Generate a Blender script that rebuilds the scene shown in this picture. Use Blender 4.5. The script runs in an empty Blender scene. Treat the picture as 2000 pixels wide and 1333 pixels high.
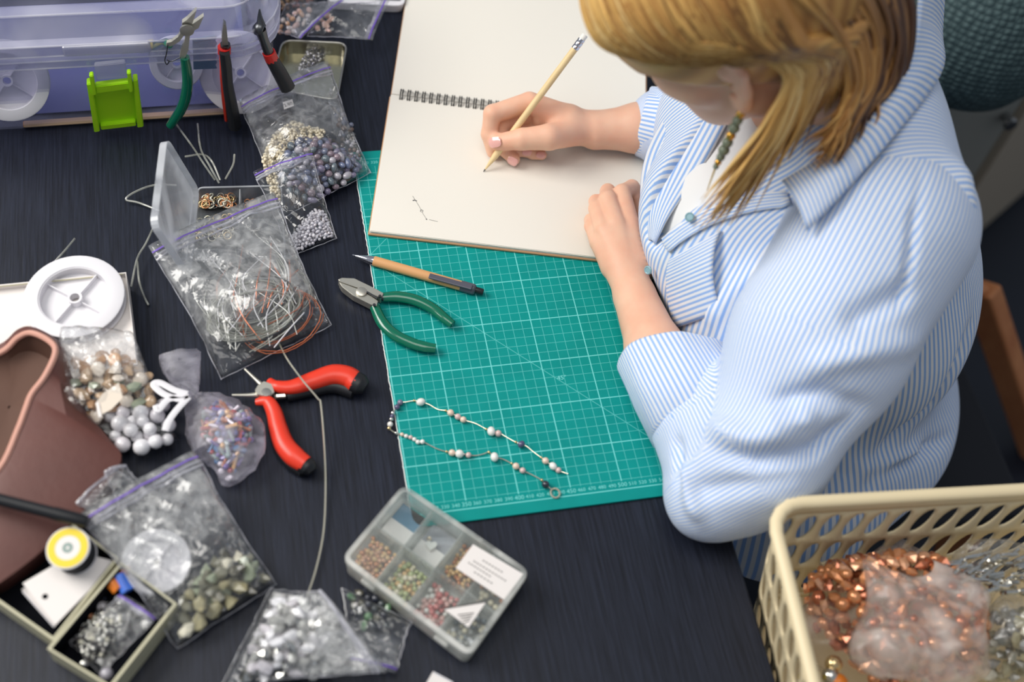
import bpy, bmesh, math, random
import numpy as np
from mathutils import Vector, Matrix, Euler
from mathutils.bvhtree import BVHTree

# ------------------------------------------------------------------ camera, light, exposure
SC = bpy.context.scene
COL = SC.collection
CAM_ROT = (0.5930784692, 0.1996148208, -0.3574709320)      # pitch, roll, heading
CAM_POS = Vector((-0.171066144, -0.785351491, 1.051809470))
FPX = 2456.729
CAM_M = (Matrix.Rotation(CAM_ROT[2], 4, 'Z') @ Matrix.Rotation(CAM_ROT[0], 4, 'X') @ Matrix.Rotation(CAM_ROT[1], 4, 'Z'))
cd = bpy.data.cameras.new('camera'); cam = bpy.data.objects.new('camera', cd); COL.objects.link(cam)
cam.matrix_world = Matrix.Translation(CAM_POS) @ CAM_M
cd.sensor_width = 36.0; cd.lens = FPX / 2000 * 36.0
cd.clip_start = 0.02; cd.clip_end = 50
cd.dof.use_dof = True; cd.dof.focus_distance = 1.30; cd.dof.aperture_fstop = 2.35
SC.camera = cam

w = bpy.data.worlds.new('world'); SC.world = w; w.use_nodes = True
bg = w.node_tree.nodes['Background']; bg.inputs[0].default_value = (0.80, 0.88, 1.0, 1); bg.inputs[1].default_value = 0.26

def area(name, loc, target, size, power, color, sy=None):
    l = bpy.data.lights.new(name, 'AREA'); l.energy = power; l.color = color; l.size = size
    if sy: l.shape = 'RECTANGLE'; l.size_y = sy
    o = bpy.data.objects.new(name, l); COL.objects.link(o); o.location = loc
    o.rotation_euler = (Vector(target) - Vector(loc)).to_track_quat('-Z', 'Y').to_euler()
    return o
area('window_light', (-1.75, 0.55, 1.75), (0.05, 0.0, 0), 1.4, 50, (1.0, 0.965, 0.91), 1.2)
area('ceiling_light', (-0.3, -0.3, 2.3), (0.05, 0.0, 0), 1.2, 13, (1.0, 0.96, 0.90))
vs = SC.view_settings
vs.view_transform = 'Standard'; vs.look = 'None'; vs.gamma = 1; vs.use_curve_mapping = False; vs.exposure = 0.28
SC.cycles.transparent_max_bounces = 20
SC.cycles.max_bounces = 6; SC.cycles.caustics_reflective = False; SC.cycles.caustics_refractive = False; SC.cycles.adaptive_threshold = 0.02; SC.cycles.diffuse_bounces = 3; SC.cycles.glossy_bounces = 3; SC.cycles.transmission_bounces = 4

# ------------------------------------------------------------------ helpers
def ray(px, py):
    return CAM_M.to_3x3() @ Vector(((px - 1000) / FPX, -(py - 666.5) / FPX, -1))
def U(px, py, z=0.0):                      # where the sight line meets the height z
    d = ray(px, py); t = (z - CAM_POS.z) / d.z; return CAM_POS + d * t
def UY(px, py, y):                         # where it meets the upright plane y
    d = ray(px, py); t = (y - CAM_POS.y) / d.y; return CAM_POS + d * t
def hit(bvh, px, py):
    r = bvh.ray_cast(CAM_POS, ray(px, py).normalized()); return r[0], r[1]

def sc(c):                                 # sRGB 0..255 to linear
    return tuple((x / 255 / 12.92 if x / 255 <= .04045 else ((x / 255 + .055) / 1.055) ** 2.4) for x in c)

MATS = {}
def pmat(name, col, rough=.5, metal=0, spec=.5, noise=None, bump=None, sss=0, coat=0, trans=0, sheen=0):
    """noise=(scale, colour2, amount) mottles the colour; bump=(scale, strength, distance)"""
    m = bpy.data.materials.new(name); m.use_nodes = True; nt = m.node_tree; b = nt.nodes['Principled BSDF']
    c = sc(col); b.inputs['Base Color'].default_value = (*c, 1); b.inputs['Roughness'].default_value = rough
    b.inputs['Metallic'].default_value = metal; b.inputs['Specular IOR Level'].default_value = spec
    b.inputs['Coat Weight'].default_value = coat; b.inputs['Sheen Weight'].default_value = sheen
    b.inputs['Transmission Weight'].default_value = trans
    if sss:
        b.inputs['Subsurface Weight'].default_value = sss; b.inputs['Subsurface Radius'].default_value = (1, .35, .2); b.inputs['Subsurface Scale'].default_value = .006
    if noise or bump:
        tc = nt.nodes.new('ShaderNodeTexCoord')
    if noise:
        n = nt.nodes.new('ShaderNodeTexNoise'); n.inputs['Scale'].default_value = noise[0]; n.inputs['Detail'].default_value = 5
        nt.links.new(tc.outputs['Object'], n.inputs['Vector'])
        r = nt.nodes.new('ShaderNodeValToRGB'); r.color_ramp.elements[0].position = .5 - noise[2] * .5; r.color_ramp.elements[1].position = .5 + noise[2] * .5
        r.color_ramp.elements[0].color = (*c, 1); r.color_ramp.elements[1].color = (*sc(noise[1]), 1)
        nt.links.new(n.outputs['Fac'], r.inputs['Fac']); nt.links.new(r.outputs['Color'], b.inputs['Base Color'])
    if bump:
        n = nt.nodes.new('ShaderNodeTexNoise'); n.inputs['Scale'].default_value = bump[0]; n.inputs['Detail'].default_value = 6
        nt.links.new(tc.outputs['Object'], n.inputs['Vector'])
        bp = nt.nodes.new('ShaderNodeBump'); bp.inputs['Strength'].default_value = bump[1]; bp.inputs['Distance'].default_value = bump[2]
        nt.links.new(n.outputs['Fac'], bp.inputs['Height']); nt.links.new(bp.outputs['Normal'], b.inputs['Normal'])
    MATS[name] = m
    return m

def film(name, tint=(.985, .99, .995), haze=.10, hazecol=(.9, .92, .95), gloss=.10, rough=.10, bump=(60, .6, .004)):
    """clear plastic film: see-through, milky haze, glossy crinkles"""
    m = bpy.data.materials.new(name); m.use_nodes = True; nt = m.node_tree; nt.nodes.clear(); N = nt.nodes.new
    out = N('ShaderNodeOutputMaterial'); tr = N('ShaderNodeBsdfTransparent'); tr.inputs[0].default_value = (*tint, 1)
    df = N('ShaderNodeBsdfDiffuse'); df.inputs[0].default_value = (*hazecol, 1)
    tl = N('ShaderNodeBsdfTranslucent'); tl.inputs[0].default_value = (*hazecol, 1)
    gl = N('ShaderNodeBsdfGlossy'); gl.inputs['Roughness'].default_value = rough
    mx = N('ShaderNodeMixShader'); mx.inputs[0].default_value = .45
    nt.links.new(df.outputs[0], mx.inputs[1]); nt.links.new(tl.outputs[0], mx.inputs[2])
    tc = N('ShaderNodeTexCoord'); n = N('ShaderNodeTexNoise'); n.inputs['Scale'].default_value = bump[0]; n.inputs['Detail'].default_value = 2; n.inputs['Distortion'].default_value = 1.2
    nt.links.new(tc.outputs['Object'], n.inputs['Vector'])
    bp = N('ShaderNodeBump'); bp.inputs['Strength'].default_value = bump[1]; bp.inputs['Distance'].default_value = bump[2]
    nt.links.new(n.outputs['Fac'], bp.inputs['Height']); nt.links.new(bp.outputs[0], gl.inputs['Normal'])
    n2 = N('ShaderNodeTexNoise'); n2.inputs['Scale'].default_value = bump[0] * .7; n2.inputs['Detail'].default_value = 2; n2.inputs['Distortion'].default_value = 2.0; nt.links.new(tc.outputs['Object'], n2.inputs['Vector'])
    hz = N('ShaderNodeMapRange'); hz.inputs['From Min'].default_value = .42; hz.inputs['From Max'].default_value = .72; hz.inputs['To Min'].default_value = haze * .55; hz.inputs['To Max'].default_value = min(.95, haze * 2.6)
    nt.links.new(n2.outputs['Fac'], hz.inputs['Value'])
    ca = N('ShaderNodeAttribute'); ca.attribute_name = 'taut'                # where the film lies tight it is clear
    cm_ = N('ShaderNodeMath'); cm_.operation = 'MULTIPLY_ADD'; cm_.inputs[1].default_value = -.85; cm_.inputs[2].default_value = 1; nt.links.new(ca.outputs['Fac'], cm_.inputs[0])
    hm = N('ShaderNodeMath'); hm.operation = 'MULTIPLY'; nt.links.new(hz.outputs[0], hm.inputs[0]); nt.links.new(cm_.outputs[0], hm.inputs[1])
    m1 = N('ShaderNodeMixShader'); nt.links.new(hm.outputs[0], m1.inputs[0]); nt.links.new(tr.outputs[0], m1.inputs[1]); nt.links.new(mx.outputs[0], m1.inputs[2])
    lw = N('ShaderNodeLayerWeight'); lw.inputs['Blend'].default_value = .5; nt.links.new(bp.outputs[0], lw.inputs['Normal'])
    pw = N('ShaderNodeMath'); pw.operation = 'POWER'; pw.inputs[1].default_value = 4; nt.links.new(lw.outputs['Facing'], pw.inputs[0])
    ad = N('ShaderNodeMath'); ad.operation = 'MULTIPLY_ADD'; ad.use_clamp = True; ad.inputs[1].default_value = .55; ad.inputs[2].default_value = .03 + gloss * .35; nt.links.new(pw.outputs[0], ad.inputs[0])
    m2 = N('ShaderNodeMixShader'); nt.links.new(ad.outputs[0], m2.inputs[0]); nt.links.new(m1.outputs[0], m2.inputs[1]); nt.links.new(gl.outputs[0], m2.inputs[2])
    nt.links.new(m2.outputs[0], out.inputs[0])
    MATS[name] = m
    return m

# ---- objects
def obj(name, me, mat=None, parent=None, smooth=False):
    if isinstance(me, bmesh.types.BMesh):
        b = me; me = bpy.data.meshes.new(name); bmesh.ops.recalc_face_normals(b, faces=b.faces); b.to_mesh(me); b.free()
    if smooth: me.polygons.foreach_set('use_smooth', [True] * len(me.polygons)); me.set_sharp_from_angle(angle=.75)
    if mat is not None and len(me.materials) == 0: me.materials.append(MATS[mat] if isinstance(mat, str) else mat)
    o = bpy.data.objects.new(name, me); COL.objects.link(o)
    if parent is not None: o.parent = parent; o.matrix_parent_inverse = parent.matrix_world.inverted()
    return o
def tag(o, label, cat, group=None, kind=None):
    o['label'] = label; o['category'] = cat
    if group: o['group'] = group
    if kind: o['kind'] = kind
    return o
def thing(name, label, cat, loc=(0, 0, 0), group=None):
    o = bpy.data.objects.new(name, None); COL.objects.link(o); o.location = loc; o.empty_display_size = .01
    o.matrix_world = Matrix.Translation(loc)
    return tag(o, label, cat, group)
def struct(o, label, cat='structure'):
    o['kind'] = 'structure'; o['label'] = label; o['category'] = cat; return o
def meshdata(name, verts, faces, mat=None, smooth=True):
    me = bpy.data.meshes.new(name); me.from_pydata([tuple(v) for v in verts], [], [tuple(f) for f in faces]); me.update()
    b = bmesh.new(); b.from_mesh(me); bmesh.ops.recalc_face_normals(b, faces=b.faces); b.to_mesh(me); b.free()
    if smooth: me.polygons.foreach_set('use_smooth', [True] * len(me.polygons))
    if mat: me.materials.append(MATS[mat] if isinstance(mat, str) else mat)
    return me

# ---- shapes into a bmesh
def add_box(b, c, s, rz=0, bev=0, seg=2, M=None):
    r = bmesh.ops.create_cube(b, size=1); vs_ = r['verts']
    m = Matrix.Translation(c) @ Matrix.Rotation(rz, 4, 'Z') @ Matrix.Diagonal((*s, 1))
    if M is not None: m = M @ m
    bmesh.ops.transform(b, matrix=m, verts=vs_)
    if bev:
        es = list({e for v in vs_ for e in v.link_edges}); bmesh.ops.bevel(b, geom=es, offset=bev, segments=seg, affect='EDGES', profile=.5)
def box(c, s, rz=0, bev=0, seg=2):
    b = bmesh.new(); add_box(b, c, s, rz, bev, seg); return b
def bar_between(a, b_, w_, h, bev=.002):
    a, b_ = Vector(a), Vector(b_); d = b_ - a; b = bmesh.new(); add_box(b, (d.length / 2, 0, 0), (d.length, w_, h), 0, bev, 2, frame_matrix(a, d)); return b
def prism(b, pts, z0, z1, M=None):
    """extruded outline"""
    n = len(pts); lo = [b.verts.new((p[0], p[1], z0)) for p in pts]; hi = [b.verts.new((p[0], p[1], z1)) for p in pts]
    b.faces.new(lo[::-1]); b.faces.new(hi)
    for i in range(n): b.faces.new((lo[i], lo[(i + 1) % n], hi[(i + 1) % n], hi[i]))
    if M is not None:
        for v in lo + hi: v.co = M @ v.co
    return lo, hi
def catmull(pts, n=8, closed=False):
    P = [Vector(p) for p in pts]; out = []; m = len(P)
    rng = range(m if closed else m - 1)
    for i in rng:
        p0 = P[(i - 1) % m] if (closed or i > 0) else P[0] * 2 - P[1]
        p1 = P[i]; p2 = P[(i + 1) % m]
        p3 = P[(i + 2) % m] if (closed or i + 2 < m) else P[-1] * 2 - P[-2]
        for k in range(n):
            t = k / n
            out.append(.5 * ((2 * p1) + (p2 - p0) * t + (2 * p0 - 5 * p1 + 4 * p2 - p3) * t * t + (3 * p1 - p0 - 3 * p2 + p3) * t ** 3))
    if not closed: out.append(P[-1].copy())
    return out
def add_tube(b, pts, r, seg=8, closed=False, flat=None, up=None, caps=True):
    """tube along pts; r a number or a list; flat=(a,b) scales the section across and upright"""
    P = [Vector(p) for p in pts]; n = len(P); R = r if isinstance(r, (list, tuple)) else [r] * n
    if len(R) != n:
        R = [R[min(len(R) - 1, int(i / (n - 1) * (len(R) - 1)))] * (1 - (i / (n - 1) * (len(R) - 1)) % 1) + R[min(len(R) - 1, int(i / (n - 1) * (len(R) - 1)) + 1)] * ((i / (n - 1) * (len(R) - 1)) % 1) for i in range(n)]
    rings = []; U0 = Vector(up) if up else None; prev = None
    for i in range(n):
        a = P[(i - 1) % n] if (closed or i > 0) else P[i]; c = P[(i + 1) % n] if (closed or i < n - 1) else P[i]
        t = (c - a)
        t = t.normalized() if t.length > 1e-9 else Vector((0, 0, 1))
        if U0 is not None: u = U0 - t * U0.dot(t)
        elif prev is not None: u = prev - t * prev.dot(t)
        else:
            u = Vector((0, 0, 1)); u = u - t * u.dot(t)
            if u.length < .1: u = Vector((1, 0, 0)); u = u - t * u.dot(t)
        if u.length < 1e-6: u = t.orthogonal()
        u.normalize(); prev = u; s = t.cross(u)
        fa, fb = flat if flat else (1, 1)
        rings.append([b.verts.new(P[i] + (s * math.cos(2 * math.pi * k / seg) * fa + u * math.sin(2 * math.pi * k / seg) * fb) * R[i]) for k in range(seg)])
    m = n if closed else n - 1
    for i in range(m):
        A = rings[i]; B = rings[(i + 1) % n]
        for k in range(seg): b.faces.new((A[k], A[(k + 1) % seg], B[(k + 1) % seg], B[k]))
    if caps and not closed:
        b.faces.new(rings[0][::-1]); b.faces.new(rings[-1])
def tube(pts, r, seg=8, **k):
    b = bmesh.new(); add_tube(b, pts, r, seg, **k); return b
def add_lathe(b, prof, seg=32, M=None):
    """prof: list of (radius, z); closes at the axis when radius is 0"""
    rings = []
    for r, z in prof:
        if r < 1e-7: rings.append([b.verts.new((0, 0, z))])
        else: rings.append([b.verts.new((r * math.cos(2 * math.pi * k / seg), r * math.sin(2 * math.pi * k / seg), z)) for k in range(seg)])
    for A, B in zip(rings, rings[1:]):
        for k in range(seg):
            if len(A) == 1 and len(B) == 1: continue
            if len(A) == 1: b.faces.new((A[0], B[k], B[(k + 1) % seg]))
            elif len(B) == 1: b.faces.new((A[k], A[(k + 1) % seg], B[0]))
            else: b.faces.new((A[k], A[(k + 1) % seg], B[(k + 1) % seg], B[k]))
    if M is not None:
        for R_ in rings:
            for v in R_: v.co = M @ v.co
def lathe(prof, seg=32, M=None):
    b = bmesh.new(); add_lathe(b, prof, seg, M); return b
def rrect(w, h, r, n=5, cx=0, cy=0):
    out = []
    for (sx, sy, a0) in ((1, 1, 0), (-1, 1, 90), (-1, -1, 180), (1, -1, 270)):
        for k in range(n + 1):
            a = math.radians(a0 + 90 * k / n); out.append((cx + sx * (w / 2 - r) + r * math.cos(a), cy + sy * (h / 2 - r) + r * math.sin(a)))
    return out
def add_shell(b, outs, M=None, close=True):
    """skin through a list of 3D rings (same count); close caps the last ring"""
    rings = [[b.verts.new((M @ Vector(p)) if M is not None else p) for p in o] for o in outs]
    n = len(rings[0])
    for A, B in zip(rings, rings[1:]):
        for k in range(n): b.faces.new((A[k], A[(k + 1) % n], B[(k + 1) % n], B[k]))
    if close: b.faces.new(rings[0][::-1]); b.faces.new(rings[-1])
def ring3(pts2, z): return [(p[0], p[1], z) for p in pts2]
def frame_matrix(o, xdir, zdir=(0, 0, 1)):
    x = Vector(xdir).normalized(); z = Vector(zdir); z = (z - x * z.dot(x)).normalized(); y = z.cross(x)
    return Matrix(((x.x, y.x, z.x, o[0]), (x.y, y.y, z.y, o[1]), (x.z, y.z, z.z, o[2]), (0, 0, 0, 1)))
def text_mesh(s, size, M, mat, name, parent, ext=.00005):
    c = bpy.data.curves.new(name, 'FONT'); c.body = s; c.size = size; c.extrude = ext; c.align_x = 'CENTER'; c.align_y = 'CENTER'; c.resolution_u = 2
    t = bpy.data.objects.new('tmp', c); COL.objects.link(t); bpy.context.view_layer.update()
    me = bpy.data.meshes.new_from_object(t.evaluated_get(bpy.context.evaluated_depsgraph_get())); bpy.data.objects.remove(t)
    me.transform(M); return obj(name, me, mat, parent)

# ---- soft shapes: distance fields meshed with surface nets
class Field:
    def __init__(s, lo, hi, h):
        s.lo = np.array(lo, float); s.h = h; s.n = np.ceil((np.array(hi) - s.lo) / h).astype(int) + 1
        s.ax = [s.lo[i] + np.arange(s.n[i]) * h for i in range(3)]
        s.d = np.full(s.n, 1.0, np.float32)
    def sub(s, lo, hi):
        a = np.clip(np.floor((np.array(lo) - s.lo) / s.h).astype(int), 0, s.n - 1); e = np.clip(np.ceil((np.array(hi) - s.lo) / s.h).astype(int) + 1, 1, s.n)
        sl = tuple(slice(a[i], max(e[i], a[i] + 1)) for i in range(3))
        g = [s.ax[i][sl[i]].astype(np.float32) for i in range(3)]
        return sl, g[0][:, None, None], g[1][None, :, None], g[2][None, None, :]
    def blend(s, sl, d, k, cut=False):
        c = s.d[sl]
        if cut: c = -c; 
        if k > 0:
            hh = np.clip(.5 + .5 * (c - d) / k, 0, 1); r = c * (1 - hh) + d * hh - k * hh * (1 - hh)
        else: r = np.minimum(c, d)
        s.d[sl] = -r if cut else r
    def cone(s, a, b, ra, rb, k=.0, cut=False):
        a = np.array(a, float); b = np.array(b, float); m = max(ra, rb) + max(k, s.h * 2) + .012
        sl, X, Y, Z = s.sub(np.minimum(a, b) - m, np.maximum(a, b) + m); v = b - a; L = max(v @ v, 1e-12)
        t = np.clip(((X - a[0]) * v[0] + (Y - a[1]) * v[1] + (Z - a[2]) * v[2]) / L, 0, 1)
        d = np.sqrt((X - a[0] - t * v[0]) ** 2 + (Y - a[1] - t * v[1]) ** 2 + (Z - a[2] - t * v[2]) ** 2) - (ra + (rb - ra) * t)
        s.blend(sl, d, k, cut)
    def chain(s, pts, rs, k=.0, kj=.003):
        for i in range(len(pts) - 1): s.cone(pts[i], pts[i + 1], rs[i], rs[i + 1], k if i == 0 else kj)
    def ell(s, c, r, M=None, k=.0, cut=False):
        c = np.array(c, float); r = np.array(r, float); m = r.max() + max(k, s.h * 2) + .012
        sl, X, Y, Z = s.sub(c - m, c + m); dx, dy, dz = X - c[0], Y - c[1], Z - c[2]
        if M is not None:
            A = np.array(M.to_3x3() if hasattr(M, 'to_3x3') else M, float)
            dx, dy, dz = (dx * A[0, 0] + dy * A[1, 0] + dz * A[2, 0], dx * A[0, 1] + dy * A[1, 1] + dz * A[2, 1], dx * A[0, 2] + dy * A[1, 2] + dz * A[2, 2])
        k0 = np.sqrt((dx / r[0]) ** 2 + (dy / r[1]) ** 2 + (dz / r[2]) ** 2); k1 = np.sqrt((dx / r[0] ** 2) ** 2 + (dy / r[1] ** 2) ** 2 + (dz / r[2] ** 2) ** 2) + 1e-9
        s.blend(sl, (k0 * (k0 - 1) / k1).astype(np.float32), k, cut)
    def merge(s, other, k=0):
        s.blend(tuple(slice(None) for _ in range(3)), other.d, k)
    def mesh(s):
        d = s.d; n = np.array(d.shape) - 1
        c = [d[i:i + n[0], j:j + n[1], k:k + n[2]] for i in (0, 1) for j in (0, 1) for k in (0, 1)]
        neg = sum((x < 0).astype(np.int8) for x in c); act = (neg > 0) & (neg < 8)
        idx = np.argwhere(act); vid = np.full(act.shape, -1, np.int64); vid[act] = np.arange(len(idx))
        V = np.stack([x[act] for x in c], 1); off = np.array([(i, j, k) for i in (0, 1) for j in (0, 1) for k in (0, 1)], float)
        acc = np.zeros((len(idx), 3)); cnt = np.zeros(len(idx))
        for a in range(8):
            for b_ in range(a + 1, 8):
                if abs(off[a] - off[b_]).sum() != 1: continue
                A, B = V[:, a], V[:, b_]; mk = (A < 0) != (B < 0); t = np.where(mk, A / np.where(mk, A - B, 1), 0)
                acc += np.where(mk[:, None], off[a] + t[:, None] * (off[b_] - off[a]), 0); cnt += mk
        P = s.lo + (idx + acc / cnt[:, None]) * s.h
        F = []
        for ax in range(3):
            o1, o2 = (ax + 1) % 3, (ax + 2) % 3
            sa = [slice(1, -1)] * 3; sa[ax] = slice(0, -1); sb = list(sa); sb[ax] = slice(1, None)
            A, B = d[tuple(sa)], d[tuple(sb)]; e = np.argwhere((A < 0) != (B < 0)); 
            if not len(e): continue
            base = e.copy(); base[:, o1] += 1; base[:, o2] += 1
            sg = A[tuple(e.T)] < 0
            def cell(d1, d2):
                q = base.copy(); q[:, o1] += d1; q[:, o2] += d2; return vid[tuple(q.T)]
            q = np.stack([cell(-1, -1), cell(0, -1), cell(0, 0), cell(-1, 0)], 1); q[~sg] = q[~sg][:, ::-1]; F.append(q)
        return P, np.concatenate(F)
def np_mesh(name, P, F, mat=None):
    me = bpy.data.meshes.new(name); me.vertices.add(len(P)); me.vertices.foreach_set('co', np.asarray(P, np.float32).ravel())
    me.loops.add(F.size); me.loops.foreach_set('vertex_index', F.astype(np.int32).ravel()); me.polygons.add(len(F))
    me.polygons.foreach_set('loop_start', np.arange(0, F.size, 4, dtype=np.int32)); me.update(calc_edges=True); me.validate()
    me.polygons.foreach_set('use_smooth', [True] * len(me.polygons))
    if mat: me.materials.append(MATS[mat])
    return me
def relax(P, F, it=2, lam=.5, w=None):
    E = np.concatenate([F[:, [0, 1]], F[:, [1, 2]], F[:, [2, 3]], F[:, [3, 0]]]); n = len(P)
    cnt = np.bincount(E[:, 0], minlength=n) + np.bincount(E[:, 1], minlength=n)
    for _ in range(it):
        S = np.stack([np.bincount(E[:, 0], P[E[:, 1], i], n) + np.bincount(E[:, 1], P[E[:, 0], i], n) for i in range(3)], 1) / np.maximum(cnt, 1)[:, None]
        P = P + (S - P) * (lam if w is None else lam * w[:, None])
    return P
def normals(P, F):
    N = np.cross(P[F[:, 2]] - P[F[:, 0]], P[F[:, 3]] - P[F[:, 1]]); out = np.zeros_like(P)
    for c in range(4):
        for i in range(3): out[:, i] += np.bincount(F[:, c], N[:, i], len(P))
    return out / (np.linalg.norm(out, axis=1, keepdims=True) + 1e-12)
RND = random.Random(7)
# ------------------------------------------------------------------ materials of the setting
def grain_mat(name, c1, c2, rough, axis_scale, bumpd=.0004, spec=.3):
    m = bpy.data.materials.new(name); m.use_nodes = True; nt = m.node_tree; b = nt.nodes['Principled BSDF']; N = nt.nodes.new
    tc = N('ShaderNodeTexCoord'); mp = N('ShaderNodeMapping'); mp.inputs['Scale'].default_value = axis_scale
    nt.links.new(tc.outputs['Object'], mp.inputs['Vector'])
    n = N('ShaderNodeTexNoise'); n.inputs['Scale'].default_value = 1; n.inputs['Detail'].default_value = 6; n.inputs['Roughness'].default_value = .65
    nt.links.new(mp.outputs[0], n.inputs['Vector'])
    r = N('ShaderNodeValToRGB'); r.color_ramp.elements[0].position = .35; r.color_ramp.elements[1].position = .72
    r.color_ramp.elements[0].color = (*sc(c1), 1); r.color_ramp.elements[1].color = (*sc(c2), 1)
    nt.links.new(n.outputs['Fac'], r.inputs['Fac']); nt.links.new(r.outputs[0], b.inputs['Base Color'])
    b.inputs['Roughness'].default_value = rough; b.inputs['Specular IOR Level'].default_value = spec
    bp = N('ShaderNodeBump'); bp.inputs['Strength'].default_value = .5; bp.inputs['Distance'].default_value = bumpd
    nt.links.new(n.outputs['Fac'], bp.inputs['Height']); nt.links.new(bp.outputs[0], b.inputs['Normal'])
    MATS[name] = m; return m
grain_mat('table_black', (17, 20, 30), (38, 43, 58), .42, (420, 14, 60))
grain_mat('chair_wood', (176, 112, 74), (198, 136, 92), .45, (30, 30, 6))
pmat('floor_navy', (10, 22, 40), .55, noise=(6, (7, 17, 33), .5))
pmat('cabinet_white', (150, 150, 142), .5)
pmat('cabinet_white_lit', (178, 166, 148), .55)  # lighter tone of the canted end: its brighter light painted into the colour
pmat('cabinet_top', (176, 180, 168), .5); pmat('steel_knob', (160, 160, 160), .3, metal=1); pmat('black_seat', (14, 18, 28), .8)
pmat('wall_paint', (120, 128, 138), .8)
TX1 = .241; TY0, TY1, TX0 = -.95, .75, -1.0

b = bmesh.new(); add_box(b, (0, 0, -.735), (8, 8, .02)); struct(obj('floor', b, 'floor_navy'), 'dark navy floor under the table and chair', 'floor')

tb = thing('work_table', 'black wood grain work table covered with jewellery supplies', 'table', (-.3, -.1, -.725))
obj('tabletop', box(((TX0 + TX1) / 2, (TY0 + TY1) / 2, -.018), (TX1 - TX0, TY1 - TY0, .036), 0, .002), 'table_black', tb)
for sx in (TX0 + .06, TX1 - .06):
    for sy in (TY0 + .06, TY1 - .06): obj('leg', box((sx, sy, -.3805), (.05, .05, .689), 0, .003), 'table_black', tb)

# ------------------------------------------------------------------ cutting mat
def mat_material():
    m = bpy.data.materials.new('mat_grid'); m.use_nodes = True; nt = m.node_tree; b = nt.nodes['Principled BSDF']; N = nt.nodes.new; L = nt.links.new
    tc = N('ShaderNodeTexCoord'); sp = N('ShaderNodeSeparateXYZ'); L(tc.outputs['Object'], sp.inputs[0])
    def op(o, a, c=None, d=None):
        n = N('ShaderNodeMath'); n.operation = o
        for i, x in enumerate((a, c, d)):
            if x is None: continue
            if isinstance(x, (int, float)): n.inputs[i].default_value = x
            else: L(x, n.inputs[i])
        return n.outputs[0]
    X, Y = sp.outputs[0], sp.outputs[1]
    def lines(v, period, half):
        f = op('PINGPONG', v, period / 2); return op('LESS_THAN', f, half)
    inx = op('MULTIPLY', op('LESS_THAN', X, .2305), 1.0); iny = op('MULTIPLY', op('LESS_THAN', Y, .1305), op('GREATER_THAN', Y, -.3005))
    ins = op('MULTIPLY', inx, iny)
    inlab = op('MULTIPLY', op('LESS_THAN', Y, .1195), op('GREATER_THAN', Y, -.2915))
    fine = op('MAXIMUM', op('MULTIPLY', lines(X, .01, .00026), inlab), op('MULTIPLY', lines(Y, .01, .00026), op('MULTIPLY', inlab, 1.0)))
    bold = op('MAXIMUM', op('MULTIPLY', lines(X, .05, .00052), inlab), lines(Y, .05, .00052))
    edge = op('MAXIMUM', op('LESS_THAN', op('ABSOLUTE', op('SUBTRACT', Y, .13)), .0003), op('LESS_THAN', op('ABSOLUTE', op('ADD', Y, .30)), .0003))
    d1 = op('LESS_THAN', op('ABSOLUTE', op('ADD', op('ADD', X, Y), .06)), .0005)
    d2 = op('LESS_THAN', op('ABSOLUTE', op('SUBTRACT', op('SUBTRACT', Y, X), .05)), .0005)
    a = op('MULTIPLY', op('MAXIMUM', fine, op('MAXIMUM', op('MAXIMUM', d1, d2), edge)), .55)
    a = op('MULTIPLY', op('MAXIMUM', a, op('MULTIPLY', bold, .95)), ins)
    n = N('ShaderNodeTexNoise'); n.inputs['Scale'].default_value = 30; n.inputs['Detail'].default_value = 6; L(tc.outputs['Object'], n.inputs['Vector'])
    r = N('ShaderNodeValToRGB'); r.color_ramp.elements[0].color = (*sc((0, 132, 127)), 1); r.color_ramp.elements[1].color = (*sc((0, 153, 147)), 1); L(n.outputs['Fac'], r.inputs[0])
    mx = N('ShaderNodeMixRGB'); L(a, mx.inputs[0]); L(r.outputs[0], mx.inputs[1]); mx.inputs[2].default_value = (*sc((118, 214, 210)), 1)
    L(mx.outputs[0], b.inputs['Base Color']); b.inputs['Roughness'].default_value = .6; b.inputs['Specular IOR Level'].default_value = .2; MATS['mat_grid'] = m
mat_material()
pmat('mat_print', (118, 214, 210), .6); pmat('mat_fray', (225, 228, 225), .8)
cm = thing('cutting_mat', 'teal self-healing cutting mat with light grid lines under the sketchbook', 'cutting mat', (.09, -.09, .0005))
MZ = .003
MP = [(-.0515, -.262), (-.0515, .141), (.236, .141), (.236, -.312), (-.003, -.312)] + [(-.0515 + .0485 * (1 - math.cos(a)) , -.312 + .050 * (1 - math.sin(a))) for a in (1.2, .8, .45, .2)]
# lower left corner is rounded: rebuild it as a neat fillet
MP = [(-.0515, .141), (.236, .141), (.236, -.312)] + [(-.0515 + .012 - .012 * math.sin(a), -.312 + .012 - .012 * math.cos(a)) for a in [i * math.pi / 10 for i in range(6)]]
b = bmesh.new(); prism(b, MP, .0005, MZ); obj('mat_sheet', b, 'mat_grid', cm)
rf = random.Random(3); b = bmesh.new(); y = -.295; pts = []
while y < .139: pts.append((-.0519 + rf.uniform(-.0006, .0003), y, .0024)); y += rf.uniform(.002, .006)
add_tube(b, pts, .0007, 5); obj('frayed_edge', b, 'mat_fray', cm)
for i in range(-4, 23):
    v = 350 + i * 10; big = (v % 50 == 0)
    for yy in (.1245, -.2955):
        text_mesh(str(v), .0062 if big else .0052, Matrix.Translation((i * .01, yy, MZ + .00006)), 'mat_print', 'ruler_number', cm)
text_mesh('45°', .007, Matrix.Translation((.1175, -.172, MZ + .00006)), 'mat_print', 'angle_mark', cm)

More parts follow.
